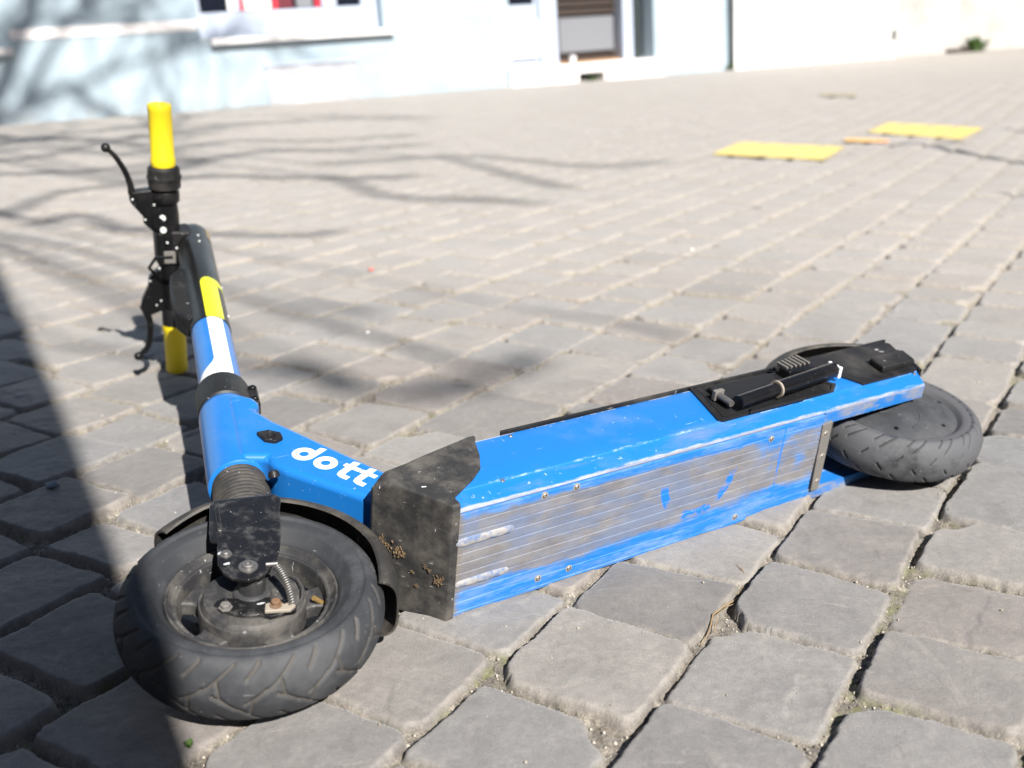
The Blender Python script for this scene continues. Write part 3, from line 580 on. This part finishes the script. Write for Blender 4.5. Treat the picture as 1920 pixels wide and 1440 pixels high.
BT(0, (.026, .0205, -.020), .0048, .005, alu, 'drum_bolt', drum); 
m_ = MB(); m_.prism([(-.020, -.024), (-.009, -.026), (-.007, -.037), (-.030, -.040), (-.036, -.034), (-.031, -.027), (-.026, -.030)], 0.0206, .0245, lambda p, q, h: Vector((p, h, q))); cam_l = m_.build('brake_cam_lever', bone.m, fwh, bevel=.0012)
BT(0, (-.018, .0245, -.031), .0042, .006, rust, 'cam_bolt', cam_l, 20)
# return spring: helix from the fork plate down to the cam lever
h0 = Vector((-.0230, .0490, -.0045)); h1_ = Vector((-.0330, .0245, -.0330)); ax_ = (h1_-h0); pp = []
mid = (h0+h1_)/2+Vector((-.004, .004, 0)); aa = ax_.normalized().orthogonal().normalized(); bb_ = ax_.normalized().cross(aa)
for i in range(340):
    t = i/339; c_ = h0*(1-t)**2+2*mid*t*(1-t)+h1_*t*t; k = 2*math.pi*17*t; pp.append(c_+.0034*(aa*math.cos(k)+bb_*math.sin(k)))
MB().tube(pp, .00085, 6).build('return_spring', steel.m, fwh, angle=80)
MB().tube([Vector((-.013, .0512, -.0035)), Vector((-.0235, .0512, -.0045))], .0019, 10).build('spring_pin', steel.m, fwh)
cb = [Vector((-.036, .024, -.034)), Vector((-.043, .025, -.026)), Vector((-.0455, .025, -.010)), Vector((-.043, .023, .006)), Vector((-.036, .019, .018))]
MB().tube(cb, .0009, 8).build('cable_wire', steel.m, fwh, angle=80)
MB().tube([Vector((-.0640, .000, -.006)), Vector((-.0560, .0090, -.0085))], .0026, 12).build('valve', brass.m, fwh)
screw((0, -.034, 0), (0, -1, 0), .009, fwh, alu, 'axle_cap', .004, sock=False)
# ------------------------------------------------------------------ fork and front fender
fk = MB()
for s_ in (1, -1):
    prof = [(.1130, .034), (.1080, .0385), (.062, .0425), (.0475, .0425), (.0440, .0355), (.0350, .0370), (.010, .0385), (-.006, .0345), (-.0165, .0265), (-.0215, .014), (-.0175, .002), (-.0095, -.0065), (.004, -.0140), (.020, -.0195), (.048, -.0245), (.085, -.0280), (.108, -.0320), (.1145, -.0285)]
    b_ = MB(); n_ = len(prof)
    b_.prism(prof, .0462, .0500, mirror(s_, lambda u, e, l: ST(u, e, l)))
    pl = b_.build('fork_leg', forkm.m, sc, bevel=.0012, seg=2)
    if s_ > 0:
        BT2 = lambda c_, r_, h_, mat: MB().lathe([(r_*1.55, 0), (r_*1.5, h_*.25), (r_, h_*.3), (r_, h_*.85), (r_*.8, h_), (r_*.45, h_), (r_*.42, h_*.4)], lambda a, b2, h: ST(c_[0]+a, c_[1]+b2, .0500+h), 24).build('fork_bolt', mat.m, pl, angle=30)
        BT2((-.002, .0120), .0058, .0045, steel); BT2((.0215, .0300), .0036, .0035, steel)
MB().box((.1075, -.0300, -.0480), (.1215, .0355, .0480), lambda u, e, l: ST(u, e, l)).build('fork_crown', forkm.m, sc, bevel=.004, seg=3)
MB().lathe([(.026, .1215), (.0345, .1220), (.034, .123), (.030, .125)], fst, 48).build('crown_race', fendm.m, sc)
MB().box((.058, .0300, .0485), (.100, .0345, .0525), lambda u, e, l: ST(u, e, l)).build('fork_rib', forkm.m, sc, bevel=.0012)
def fender(name, fr, a0, a1, r, hw, lip, ends, mat, n=48):
    rows_ = []
    for i in range(n+1):
        t = i/n; a = R(a0+(a1-a0)*t); e_ = min(1, math.sin(math.pi*min(max(t, .001), .999))**.35*1.05); k = 1 if ends == 0 else e_
        hwi = hw*(.72+.28*min(1, 6*min(t, 1-t)+.05)) if ends else hw
        pr = []
        for j in range(15):
            q = -1+2*j/14; yy2 = hwi*math.sin(q*math.pi/2*.98)*1.0; rr2 = r-lip*(1-math.cos(q*math.pi/2))**1.6; pr.append((rr2, yy2))
        row = [fr((rr2)*math.cos(a), (rr2)*math.sin(a), y2) for rr2, y2 in pr]; row += [fr((rr2-.0022)*math.cos(a), (rr2-.0022)*math.sin(a), y2*.955) for rr2, y2 in pr[::-1]]
        rows_.append(row)
    return MB().grid(rows_, close_v=True, cap=True).build(name, mat.m, sc, angle=45)
fender('front_fender', lambda c_, s_, y2: ST(s_, .00909+c_, y2), 52, 194, .1380, .0450, .018, 1, fendm)
# ------------------------------------------------------------------ rear wheel
rwh = empty('rear_wheel'); rwh.parent = sc
tyre('tyre', rwh, [((.05, .038), (.50, .018), W_*.6), ((.45, .038), (.70, .026), W_*.6), ((.80, .012), (.95, .004), W_*.4)], 17, .0320, .1205, rear_rubber)
hub = MB().lathe([(.080, -.020), (.0846, .0160), (.0838, .0215), (.0800, .0245), (.0700, .0285), (.0560, .0315), (.0420, .0325), (.0250, .0360), (.0200, .0375), (.0190, .0410), (.0120, .0415)], fw3, 96).build('hub_motor', rubber.m, rwh)
for k in range(6):
    a = R(60*k+18); screw((.071*math.cos(a), .0283, .071*math.sin(a)), (0, 1, 0), .003, hub, gloss, 'hub_screw', .001, sock=False)
for k in range(5):
    a = R(72*k+40); q = [Vector(((.030+.036*t)*math.cos(a+.75*t), .0335-.0045*t, (.030+.036*t)*math.sin(a+.75*t))) for t in [i/10 for i in range(11)]]
    MB().tube(q, .0016, 8).build('hub_rib', rubber.m, hub, angle=80)
MB().tube([Vector((0, -.046, 0)), Vector((0, .046, 0))], .0075, 16).build('axle', steel.m, rwh)
fender('rear_fender', lambda c_, s_, y2: P(c_, y2, s_), 35, 150, .184, .044, .022, 1, fendm)
# rear cap over the arms
cap = MB(); 
for s_ in (1, -1):
    m_ = MB(); m_.prism([(.0800, -.0015), (.0930, .0320), (.1020, .0760), (.0900, .0850), (-.054, .0870), (-.064, .0760), (-.0300, .0005), (-.022, -.0015)], .0740, .0772, mirror(s_, lambda p, q, h: P(p, h, q))); m_.build('rear_side_cover', black.m, sc, bevel=.0012)
    m_ = MB(); m_.prism([(-.068, .0865), (.085, .0855), (.085, .0885), (-.064, .0905), (-.070, .0885)], .040, .0770, mirror(s_, lambda p, q, h: P(p, h, q))); m_.build('rear_top_cover', black.m, sc, bevel=.0015)
m_ = MB(); m_.prism([(-.034, .010), (.030, .010), (.024, .040), (-.044, .040)], .0765, .0870, lambda p, q, h: P(p, h, q)); m_.build('axle_cover', black.m, sc, bevel=.003, seg=3)
m_ = MB(); m_.prism([(-.0645, .060), (-.0560, .060), (-.040, .012), (-.034, .0), (-.0405, -.0005), (-.055, .03)], .045, .0745, lambda p, q, h: P(p, h, q)); m_.build('rear_reflector', gloss.m, sc, bevel=.001)
screw((-.0215, .0725, -.003), (0, 1, -.3), .0024, sc)
# kickstand recess and kickstand
ks = MB(); out_ = [(.3075, .0832), (.3310, .0035), (.3260, -.0005), (.1330, .0010), (.1150, .0140), (.142, .0500), (.1760, .0832)]; inn = [(.3030, .0805), (.3250, .0055), (.3230, .0030), (.1360, .0040), (.1220, .0150), (.147, .0480), (.1780, .0805)]
pts_o = [P(p, .0770, q) for p, q in out_]; pts_i = [P(p, .0770, q) for p, q in inn]; pts_b = [P(p, .0748, q) for p, q in inn]; pts_ob = [P(p, .0735, q) for p, q in out_]
ks.grid([pts_ob, pts_o, pts_i, pts_b], close_v=True); n7 = len(inn); ks.f.append(tuple(3*n7+j for j in range(n7))); ksb = ks.build('kickstand_bracket', black.m, sc, angle=20)
m_ = MB(); m_.prism([(.3000, .0700), (.3180, .0080), (.2840, .0070), (.2800, .0600)], .0749, .0756, lambda p, q, h: P(p, h, q)); m_.build('slot_shade_patch', dark.m, ksb)  # flat near-black patch painting the shade of a deep slot, no real opening
kst = MB().tube([P(.294, .0880, .0110), P(.215, .0885, .0185)], .0086, 20).build('kickstand', gloss.m, sc, angle=40)
MB().tube([P(.222, .0885, .0178), P(.1085, .0885, .0290)], .0102, 24).build('kickstand_leg', gloss.m, kst, angle=40)
MB().tube([P(.2235, .0885, .0177), P(.2205, .0885, .0180)], .0111, 24).build('ring', bone.m, kst)
m_ = MB(); m_.prism([(.104, .012), (.108, .046), (.128, .044), (.135, .015)], .0800, .0970, lambda p, q, h: P(p, h, q)); 
tip = MB()
for k in range(4):
    z0 = .0180+k*.0058; tip.box((.1035-.0045*0+k*.0002, .0805, z0), (.1085, .0965, z0+.0042))
tip.build('ribbed_tip', white.m, kst, bevel=.001)
foot = MB(); foot.prism([(.132, .034), (.130, .066), (.137, .071), (.176, .066), (.182, .054), (.180, .038)], .0790, .0950, lambda p, q, h: P(p, h, q)); ft = foot.build('kickstand_foot', gloss.m, sc, bevel=.002)
rb_ = MB()
for k in range(6): x0 = .1355+k*.0078; rb_.prism([(x0, .046), (x0, .071-.0012*k), (x0+.0032, .071-.0012*k), (x0+.0032, .046)], .0945, .0975, lambda p, q, h: P(p, h, q))
rb_.build('foot_ribs', alu.m, ft, bevel=.0006)
m_ = MB(); m_.prism([(.296, .030), (.170, .046), (.160, .0640), (.292, .0680)], .0752, .0830, lambda p, q, h: P(p, h, q)); m_.build('stand_arm', black.m, sc, bevel=.0025)
m_ = MB(); m_.prism([(.275, .0060), (.285, -.0030), (.190, -.0035), (.178, .0080)], .0760, .0800, lambda p, q, h: P(p, h, q)); m_.build('stand_stop', black.m, sc, bevel=.0015)
MB().tube([P(.2985, .0845, .0160), P(.2975, .0845, .0440)], .0042, 14).build('hinge_pin', steel.m, kst)
MB().box((.289, .0775, .040), (.304, .0905, .046)).build('hinge_plate', alu.m, kst, bevel=.0008)
# ------------------------------------------------------------------ house fronts along the street
def Wp(s, t, d=0): return WP0+WU*s+WV*t+WN*d            # along, up, out of the wall
def wbox(m, s0, s1, t0, t1, d0, d1): return m.box((s0, t0, d0), (s1, t1, d1), lambda s_, t_, d_: Wp(s_, t_, d_))
def wallmat(name, base, stain, amt):
    m = Mat(name, base, .8); c = m.mix(m.math('MULTIPLY', m.step(m.noise(1.6, 7, .65), .45, .7), amt), base, stain)
    S = m.sep(); c = m.mix(m.math('MULTIPLY', m.step(S[2], .18, .0), m.math('MULTIPLY', m.step(m.noise(7, 5, .7), .40, .62), .6)), c, (.24, .25, .26)); m.color(c); m.bump(m.noise(30, 5), .25, .01); return m
bluew = wallmat('pale_blue_render', (.33, .405, .455), (.24, .305, .36), .6); whitew = wallmat('white_render', (.62, .60, .58), (.58, .55, .50), .5)
oldw = wallmat('stained_white_render', (.40, .38, .355), (.25, .235, .21), .85)
trim = Mat('painted_trim', (.40, .45, .54), .6); sillm = Mat('white_stone', (.74, .71, .70), .6); sillm.color(sillm.mix(sillm.step(sillm.noise(4, 5), .45, .65), (.76, .73, .72), (.62, .60, .60)))
glassm = Mat('dark_glass', (.010, .012, .02), .08); redm = Mat('red_cloth', (.45, .012, .03), .6); dred = Mat('dark_red_cloth', (.10, .006, .015), .7); whitep = Mat('white_paint', (.80, .80, .80), .5); brownm = Mat('brown_metal', (.045, .032, .026), .5)
greym = Mat('grey_panel', (.17, .175, .19), .5); greend = Mat('green_black', (.035, .045, .042), .5); orangem = Mat('worn_wood', (.42, .24, .12), .7); slatem = Mat('shaded_reveal_paint', (.34, .42, .47), .7)
panelm = wallmat('cellar_panel_paint', (.42, .43, .46), (.26, .27, .30), .8)
hs_ = empty('house', Wp(1, 0)); tag(hs_, 'pale blue rendered house front with shop window and recessed doorway', 'house')
def part(mb, name, mat, parent=None, bevel=0, kids=None):
    o = mb.build(name, mat.m, parent, bevel=bevel, angle=25)
    if parent is not None: o.matrix_parent_inverse = Matrix.Translation(-Vector(parent.location)) if parent.parent is None else Matrix()
    return o
HS = lambda mb, name, mat, bevel=0: part(mb, name, mat, hs_, bevel)
m = MB()
for s0, s1, t0, t1 in ((-6, -3.2, -.4, 5), (-3.2, -1.02, -.4, .60), (-3.2, -1.02, 2.2, 5), (-1.02, .72, -.4, 5), (.72, 2.56, -.4, .60), (.72, 2.56, 2.2, 5), (2.56, 4.02, -.4, 5), (4.02, 5.94, 2.5, 5), (5.94, 7.08, -.4, 5)): wbox(m, s0, s1, t0, t1, -.36, 0)
HS(m, 'wall', bluew)
# lighter painted string course
for s0, s1 in ((-.90, .70), (2.68, 3.98)): m = MB(); wbox(m, s0, s1, .70, .79, .001, .012); HS(m, 'string_course', sillm)
for s0, s1, t in ((.80, 2.66, .56), (-3.3, -.90, .585)):
    m = MB(); wbox(m, s0, s1, t, t+.055 if s0 > 0 else t+.06, -.05, .085); HS(m, 'window_sill', sillm, .006)
def winf(s0, s1, posters):
    m = MB(); d0, d1 = -.20, -.13
    for a, b2, c_, e in ((s0, s1, .615, .85), (s0, s0+.06, .85, 2.2), (s1-.16, s1, .85, 2.2)): wbox(m, a, b2, c_, e, d0, d1)
    fr = HS(m, 'window', trim); m = MB(); wbox(m, s0+.06, s1-.16, .85, 2.2, -.19, -.175); part(m, 'pane', glassm, fr)
    for k, (a, b2, mt_) in enumerate(posters):
        m = MB(); wbox(m, a, b2, .86, 1.7, -.174, -.165); part(m, 'poster', mt_, fr)
    return fr
winf(.72, 2.56, [(1.06, 1.13, whitep), (1.13, 1.17, trim), (1.17, 1.22, redm), (1.22, 1.29, whitep), (1.30, 1.48, whitep), (1.49, 1.55, redm), (1.55, 1.70, dred), (1.74, 1.90, greym), (1.93, 1.98, redm), (2.00, 2.15, trim)])
winf(-3.2, -1.02, [])
m = MB(); wbox(m, 1.30, 2.22, -.2, .33, .002, .012); HS(m, 'cellar_panel', panelm)
m = MB(); wbox(m, 1.28, 2.24, .33, .355, .002, .03); HS(m, 'panel_rail', trim)
# doorway: step, frame, shutter, side panel
m = MB(); wbox(m, 3.96, 4.84, -.3, .115, -.60, .07); wbox(m, 5.18, 6.04, -.3, .115, -.60, .07); wbox(m, 4.84, 5.18, .015, .115, -.60, .07); HS(m, 'door_step', sillm, .01)
m = MB(); wbox(m, 4.03, 4.42, .22, .62, -.10, -.06); HS(m, 'side_panel', whitep, .03)
m = MB(); wbox(m, 4.02, 4.44, .115, 2.5, -.20, -.12); HS(m, 'door_side_frame', trim)
m = MB(); wbox(m, 4.09, 4.30, .43, .465, -.059, -.055); HS(m, 'letter_slot', trim)
m = MB(); wbox(m, 4.06, 4.40, .78, 1.6, -.119, -.112); HS(m, 'side_glass', glassm)
m = MB(); wbox(m, 4.44, 4.66, .115, 2.5, -.20, .0-.06); HS(m, 'door_post', trim)
m = MB(); wbox(m, 4.66, 5.94, .115, 2.5, -.58, -.5); HS(m, 'entrance_back', brownm)
m = MB()
for k in range(14): t = .66+.085*k; wbox(m, 4.80, 5.72, t, t+.055, -.499, -.46)
HS(m, 'roller_shutter', brownm)
m = MB(); wbox(m, 4.92, 5.68, .24, .62, -.499, -.44); HS(m, 'door_panel', greym)
m = MB(); wbox(m, 5.72, 5.86, .115, 2.5, -.49, -.30); HS(m, 'door_jamb', trim)
m = MB(); wbox(m, 5.86, 5.90, .115, 2.5, -.49, -.22); HS(m, 'door_gap', greend)
m = MB(); wbox(m, 4.70, 5.70, .116, .135, -.49, -.34); HS(m, 'threshold', orangem)
cup = MB().lathe([(.026, 0), (.038, .09), (.036, .09), (.024, .004)], lambda a, b2, h: Wp(4.93, .117, -.2)+Vector((a, b2, h)), 24).build('paper_cup', whitep.m); tag(cup, 'white paper cup standing on the doorstep of the pale blue house', 'cup')
m = MB(); m.tube([Wp(7.07, -.2, .05), Wp(7.02, 1.5, .05), Wp(6.97, 4.8, .05)], .017, 12); dp = m.build('downpipe', greend.m); tag(dp, 'thin dark downpipe between the pale blue house and the white house', 'downpipe')
wh = empty('white_house', Wp(9, 0)); tag(wh, 'bright white house front with stained plinth up the street', 'house')
m = MB(); wbox(m, 7.13, 9.95, -.6, 5, -.36, .01); part(m, 'wall', whitew, wh)
m = MB(); wbox(m, 9.95, 16, -.8, 5, -.36, .0); part(m, 'stained_wall', oldw, wh)
m = MB(); wbox(m, 7.13, 7.30, -.6, 5, .011, .03); part(m, 'corner_strip', whitep, wh)
m = MB(); wbox(m, 9.86, 9.92, .08, .22, .01, .03); part(m, 'wall_vent', greend, wh)
m = MB(); wbox(m, 10.95, 11.30, -.24, -.10, .0, .12); vb = m.build('kerb_block', brownm.m, bevel=.01); tag(vb, 'small dark block on the ground against the stained wall', 'block')
def weed(x, y, z, h, n, label, wid=.012):
    b_ = MB(); lm_ = Mat('weed_green', (.07, .13, .03), .6)
    for k in range(n):
        a = random.random()*6.28; r_ = random.uniform(.1, .7)*h; hh = h*random.uniform(.5, 1); p0 = Vector((x+random.gauss(0, h*.12), y+random.gauss(0, h*.12), z)); p2 = p0+Vector((math.cos(a)*r_, math.sin(a)*r_, hh)); p1 = p0.lerp(p2, .5)+Vector((0, 0, hh*.25)); sd = Vector((-math.sin(a), math.cos(a), 0))*wid*random.uniform(.6, 1.3)
        b_.add([p0, p1-sd, p1+sd, p2], [(0, 1, 2), (1, 3, 2)])
    o = b_.build('weed', lm_.m, angle=180); tag(o, label, 'weed', 'weeds growing from cracks'); return o
q = Wp(11.45, -.24, .10); weed(q.x, q.y, q.z, .30, 60, 'green weed tuft at the foot of the stained white wall', .03)
q = Wp(5.02, -.14, .05); weed(q.x, q.y, q.z, .11, 50, 'green weed growing in the arched hole of the doorstep', .02)
q = Wp(7.05, -.12, .06); weed(q.x, q.y, q.z, .12, 24, 'small weed at the foot of the dark downpipe', .015)
for x, y, lb in ((-.285, .775, 'tiny green moss tuft in the joint in front of the front tyre'), (.46, .80, 'tiny grass tuft in the joint near the bottom of the picture')):
    weed(x, y, gz(x, y), .008, 22, lb, .0014)
# dry stalk, pebbles and scraps on the setts
def scrap(name, cat, label, x, y, s, col, flat=.5, rough=.6):
    m = Mat(name+'_colour', col, rough); b_ = MB(); n = 9
    b_.lathe([(s*.3, -s*flat), (s*.95, -s*flat*.3), (s, s*flat*.2), (s*.4, s*flat)], lambda a, b2, h: Vector((x+a*(1+.3*math.sin(b2/s*3)), y+b2*.8, gz(x, y)+s*flat+h+.12*s*math.sin(a/s*4))), n)
    o = b_.build(name, m.m, angle=60); tag(o, label, cat); return o
scrap('stone_chip', 'chip', 'pale blue glassy chip in the shaded joint at the left', -.632, 1.335, .010, (.16, .20, .25))
scrap('red_scrap', 'scrap', 'tiny red scrap lying on the setts behind the stem', -.37, 2.77, .008, (.6, .16, .13))
scrap('white_chip', 'chip', 'white chip in the joint beyond the neck of the scooter', -.30, 2.13, .005, (.8, .8, .78))
scrap('white_chip', 'chip', 'white chip on the far setts above the deck', .52, 2.98, .006, (.82, .82, .8))
stalk = MB(); p_ = [(.185, .925), (.198, .95), (.206, .975), (.222, 1.0), (.245, 1.022), (.262, 1.05), (.258, 1.08)]
stm = Mat('dry_stalk', (.26, .18, .10), .8)
stalk.tube([Vector((x, y, gz(x, y)+.003+.002*math.sin(i*2))) for i, (x, y) in enumerate(p_)], [.0004, .0008, .0011, .0011, .0009, .0007, .0004], 7)
stalk.tube([Vector((x+.004, y-.003, gz(x, y)+.004)) for x, y in p_[1:5]], .0005, 6); stalk.tube([Vector((x-.003, y+.006, gz(x, y)+.003)) for x, y in p_[3:]], .0004, 6)
so = stalk.build('dry_stalk', stm.m, angle=80); tag(so, 'dry brown plant stalk caught in a joint in front of the deck', 'stalk')
# ------------------------------------------------------------------ bare trees behind the camera: their shadows fall into the picture
barkm = Mat('bark', (.13, .11, .09), .9); barkm.bump(barkm.noise(14, 8, .7, stretch=(1, 1, .3)), .8, .02)
def lift(x, y, z, z0=0): k = (z-z0)/SD.z; return Vector((x+SD.x*k, y+SD.y*k, z))
def spline(pts, n=5):
    pts = [Vector(p) for p in pts]; out = []
    for i in range(len(pts)-1):
        p0, p1, p2, p3 = pts[max(i-1, 0)], pts[i], pts[i+1], pts[min(i+2, len(pts)-1)]
        for k in range(n): t = k/n; out.append(.5*((2*p1)+(p2-p0)*t+(2*p0-5*p1+4*p2-p3)*t*t+(3*p1-p0-3*p2+p3)*t**3))
    return out+[pts[-1]]
t1 = empty('street_tree', (.325, -1.04, 0)); tag(t1, 'bare leafless street tree just behind the camera', 'tree', 'bare street trees')
TX, TY = .33, -1.05
trunk_pts = [(TX-.03, TY, -.1), (TX-.02, TY, .3), (TX, TY, 1.2), (TX, TY, 2.5), (TX-.02, TY-.02, 4), (TX-.10, TY-.1, 5.5), (TX-.28, TY-.2, 7.5), (TX-.38, TY-.3, 9.5), (TX-.4, TY-.3, 12)]
tr = MB(); tr.tube([Vector(p) for p in trunk_pts], [.36, .31, .285, .27, .25, .21, .15, .09, .03], 28)
o = tr.build('trunk', barkm.m, t1, angle=60); o.matrix_parent_inverse = Matrix.Translation(-t1.location)
br = MB()
def limb(pts, r0, r1, start=None):
    if start is not None: pts = [start]+list(pts)
    p_ = spline(pts); n = len(p_); br.tube(p_, [r0+(r1-r0)*i/(n-1) for i in range(n)], 7)
def trunk_at(z):
    for a, b2 in zip(trunk_pts, trunk_pts[1:]):
        if a[2] <= z <= b2[2]: t = (z-a[2])/(b2[2]-a[2]); return Vector(a).lerp(Vector(b2), t)
    return Vector(trunk_pts[-1])
SHL = [(4.2, .030, .020, [(-1.65, 3.66), (-1.58, 3.89), (-1.3, 3.56), (-1.06, 3.46), (-.69, 3.34), (-.55, 3.43)]),
       (3.6, .012, .010, [(-.94, 2.1), (-.81, 2.03), (-.6, 1.90), (-.50, 1.88)]), (3.7, .028, .034, [(-.45, 1.86), (-.37, 1.88), (-.29, 1.75)]), (3.75, .018, .036, [(-.21, 1.71), (-.13, 1.745), (-.04, 1.78)]), (3.7, .028, .018, [(-.02, 1.83), (.03, 1.90), (.07, 1.94)]),
       (3.9, .010, .014, [(.06, 2.30), (.18, 2.21), (.25, 2.17), (.36, 2.05)]), (4.0, .012, .020, [(-.5, 2.44), (-.39, 2.36), (-.31, 2.32)]),
       (6.5, .050, .028, [(-2.8, 5.3), (-2.54, 5.36), (-2.29, 5.4), (-2.05, 5.46), (-1.8, 5.84), (-1.5, 6.0)]), (7.0, .055, .03, [(-3.1, 6.1), (-2.9, 6.14), (-2.73, 6.39), (-2.69, 7.11), (-2.5, 7.6), (-2.1, 8.1)]),
       (7.2, .045, .03, [(-2.3, 6.3), (-2.04, 6.59), (-1.9, 6.85), (-1.69, 7.0), (-1.18, 6.81), (-.6, 7.0)]), (6.8, .04, .03, [(-1.9, 5.2), (-1.68, 5.5), (-1.57, 6.0), (-1.4, 6.24), (-.96, 6.23), (-.5, 6.4)]),
       (6.0, .045, .03, [(-1.8, 4.9), (-1.53, 5.01), (-1.35, 5.06), (-1.13, 4.98), (-.81, 4.88), (-.4, 4.9)]), (6.2, .03, .03, [(-.77, 4.91), (-.55, 4.33), (-.31, 4.1), (-.11, 4.12), (.09, 3.97)]),
       (6.4, .028, .03, [(-.3, 5.6), (-.1, 5.1), (.06, 4.76), (.23, 4.38)]), (5.2, .032, .024, [(-2.1, 3.8), (-1.89, 3.93), (-1.92, 4.38), (-1.85, 4.72), (-1.55, 4.76)]), (7.0, .03, .026, [(-1.0, 5.5), (-.7, 5.57), (-.26, 5.72), (.13, 5.38), (.38, 5.11), (.78, 5.24)]),
       (8.0, .05, .03, [(-3.94, 8.2), (-2.74, 7.38), (-1.9, 6.15), (-1.6, 5.4)]), (8.5, .04, .03, [(-2.5, 8.3), (-1.91, 8.4), (-1.3, 8.5), (-.63, 8.3)])]
for z, r0, r1, pl in SHL:
    z *= 1.75; r0 *= 1.0; r1 *= 1.0
    pts = [lift(x, y, z) for x, y in pl]; limb(pts, r0, r1)
    st_ = trunk_at(max(2.5, z-1.6)); mid_ = st_.lerp(pts[0], .5)+Vector((0, 0, .2)); limb([st_, mid_, pts[0]], max(.014, r0*.6), r0*.5)
# limb whose shadow leans across the left of the blue wall
wl = [Wp(-1.30, -.1), Wp(-1.06, .3), Wp(-.84, .68), Wp(-.67, 1.02), Wp(-.45, 1.9)]; wp_ = [p+SD*(12.5/SD.z*.84) for p in wl]; limb([trunk_at(7)]+wp_, .09, .06)
random.seed(11)
def grow(p, d, r_, ln, dep):
    if dep == 0 or r_ < .006: return
    pts = [p]; q_ = p.copy(); dd = d.copy()
    for k in range(4):
        dd = (dd+Vector((random.gauss(0, .16), random.gauss(0, .16), random.gauss(.03, .12)))).normalized(); q_ = q_+dd*ln/4; pts.append(q_.copy())
    br.tube(pts, [r_*(1-.09*i) for i in range(5)], 6)
    for k in range(3 if dep > 2 else 2):
        a = random.choice(pts[2:]); nd = (dd+Vector((random.gauss(0, .6), random.gauss(0, .6), random.gauss(0, .4)))).normalized(); grow(a, nd, r_*random.uniform(.5, .68), ln*random.uniform(.62, .85), dep-1)
for z, az_, el_, r_ in ((5.6, 200, 45, .10), (6.4, 250, 40, .09), (7.2, 150, 50, .09), (8.0, 290, 40, .08), (8.8, 80, 40, .07), (9.5, 180, 60, .06), (10.5, 240, 60, .05), (9.0, 20, 45, .07), (7.8, 340, 35, .06), (6.8, 310, 50, .07)):
    a, e = R(az_), R(el_); grow(trunk_at(z), Vector((math.cos(a)*math.cos(e), math.sin(a)*math.cos(e), math.sin(e))), r_, 2.1, 5)
o = br.build('branches', barkm.m, t1, angle=80); o.matrix_parent_inverse = Matrix.Translation(-t1.location)
t2 = empty('street_tree', (7.4, -5.0, 0)); tag(t2, 'bare leafless street tree farther off to the right behind the camera', 'tree', 'bare street trees')
tr = MB(); tr.tube([(7.4, -5, -.1), (7.4, -5, 2), (7.3, -5.05, 4), (7.1, -5.1, 7)], [.24, .18, .14, .05], 20); o = tr.build('trunk', barkm.m, t2, angle=60); o.matrix_parent_inverse = Matrix.Translation(-t2.location)
br = MB()
for z, r0, r1, pl in ((3.4, .032, .018, [(2.95, 4.1), (2.60, 4.5), (2.36, 4.89), (2.24, 5.32), (2.20, 5.60), (2.11, 5.72), (1.98, 5.66)]), (3.4, .014, .008, [(2.21, 5.62), (2.30, 5.70), (2.43, 5.78)]), (3.5, .016, .012, [(3.3, 5.6), (2.96, 6.05), (2.86, 6.31)]), (3.3, .014, .012, [(2.1, 3.6), (1.9, 3.9), (1.86, 3.99)])):
    limb([lift(x, y, z) for x, y in pl], r0, r1)
limb([Vector((7.35, -5.02, 3.0)), Vector((6.2, -1.5, 3.3)), lift(2.95, 4.1, 3.4)], .07, .034)
o = br.build('branches', barkm.m, t2, angle=80); o.matrix_parent_inverse = Matrix.Translation(-t2.location)

# ------------------------------------------------------------------ unseen house blocks, added to close off half the sky and deepen shade
ob = empty('house', (0, -10.5, 0)); tag(ob, 'unseen dark brick house added behind the camera to block sky light', 'house')
brickm = Mat('blocker_brick', (.05, .045, .045), .85); brickm.color(brickm.ramp(brickm.noise(3, 6), [(.35, (.035, .032, .032)), (.65, (.065, .058, .055))]))
m = MB(); m.box((-22, -18.5, -.2), (22, -10.5, 7.6)); o = m.build('wall', brickm.m, ob); o.matrix_parent_inverse = Matrix.Translation(-ob.location)
for k in range(9):
    m = MB(); x = -18+k*4.3; m.box((x, -10.5, 1.0), (x+1.3, -10.46, 2.8)); o = m.build('window', glassm.m, ob); o.matrix_parent_inverse = Matrix.Translation(-ob.location)
    m = MB(); m.box((x, -10.5, 4.2), (x+1.3, -10.46, 6.0)); o = m.build('window', glassm.m, ob); o.matrix_parent_inverse = Matrix.Translation(-ob.location)
ob2 = empty('house', (-9.5, 0, 0)); tag(ob2, 'unseen dark brick house added on the left to block sky light', 'house')  # added out of view to cut sky light from the left
m = MB(); m.box((-17, -9, -.2), (-9.5, 5.5, 8.0)); o = m.build('wall', brickm.m, ob2); o.matrix_parent_inverse = Matrix.Translation(-ob2.location)

ob3 = empty('house', (17, 2, 0)); tag(ob3, 'unseen dark brick house added beyond the right edge to block sky light', 'house')  # added out of view, widens the sky block to the right
m = MB(); m.box((17, -6, -.2), (25, 14, 8.5)); o = m.build('wall', brickm.m, ob3); o.matrix_parent_inverse = Matrix.Translation(-ob3.location)
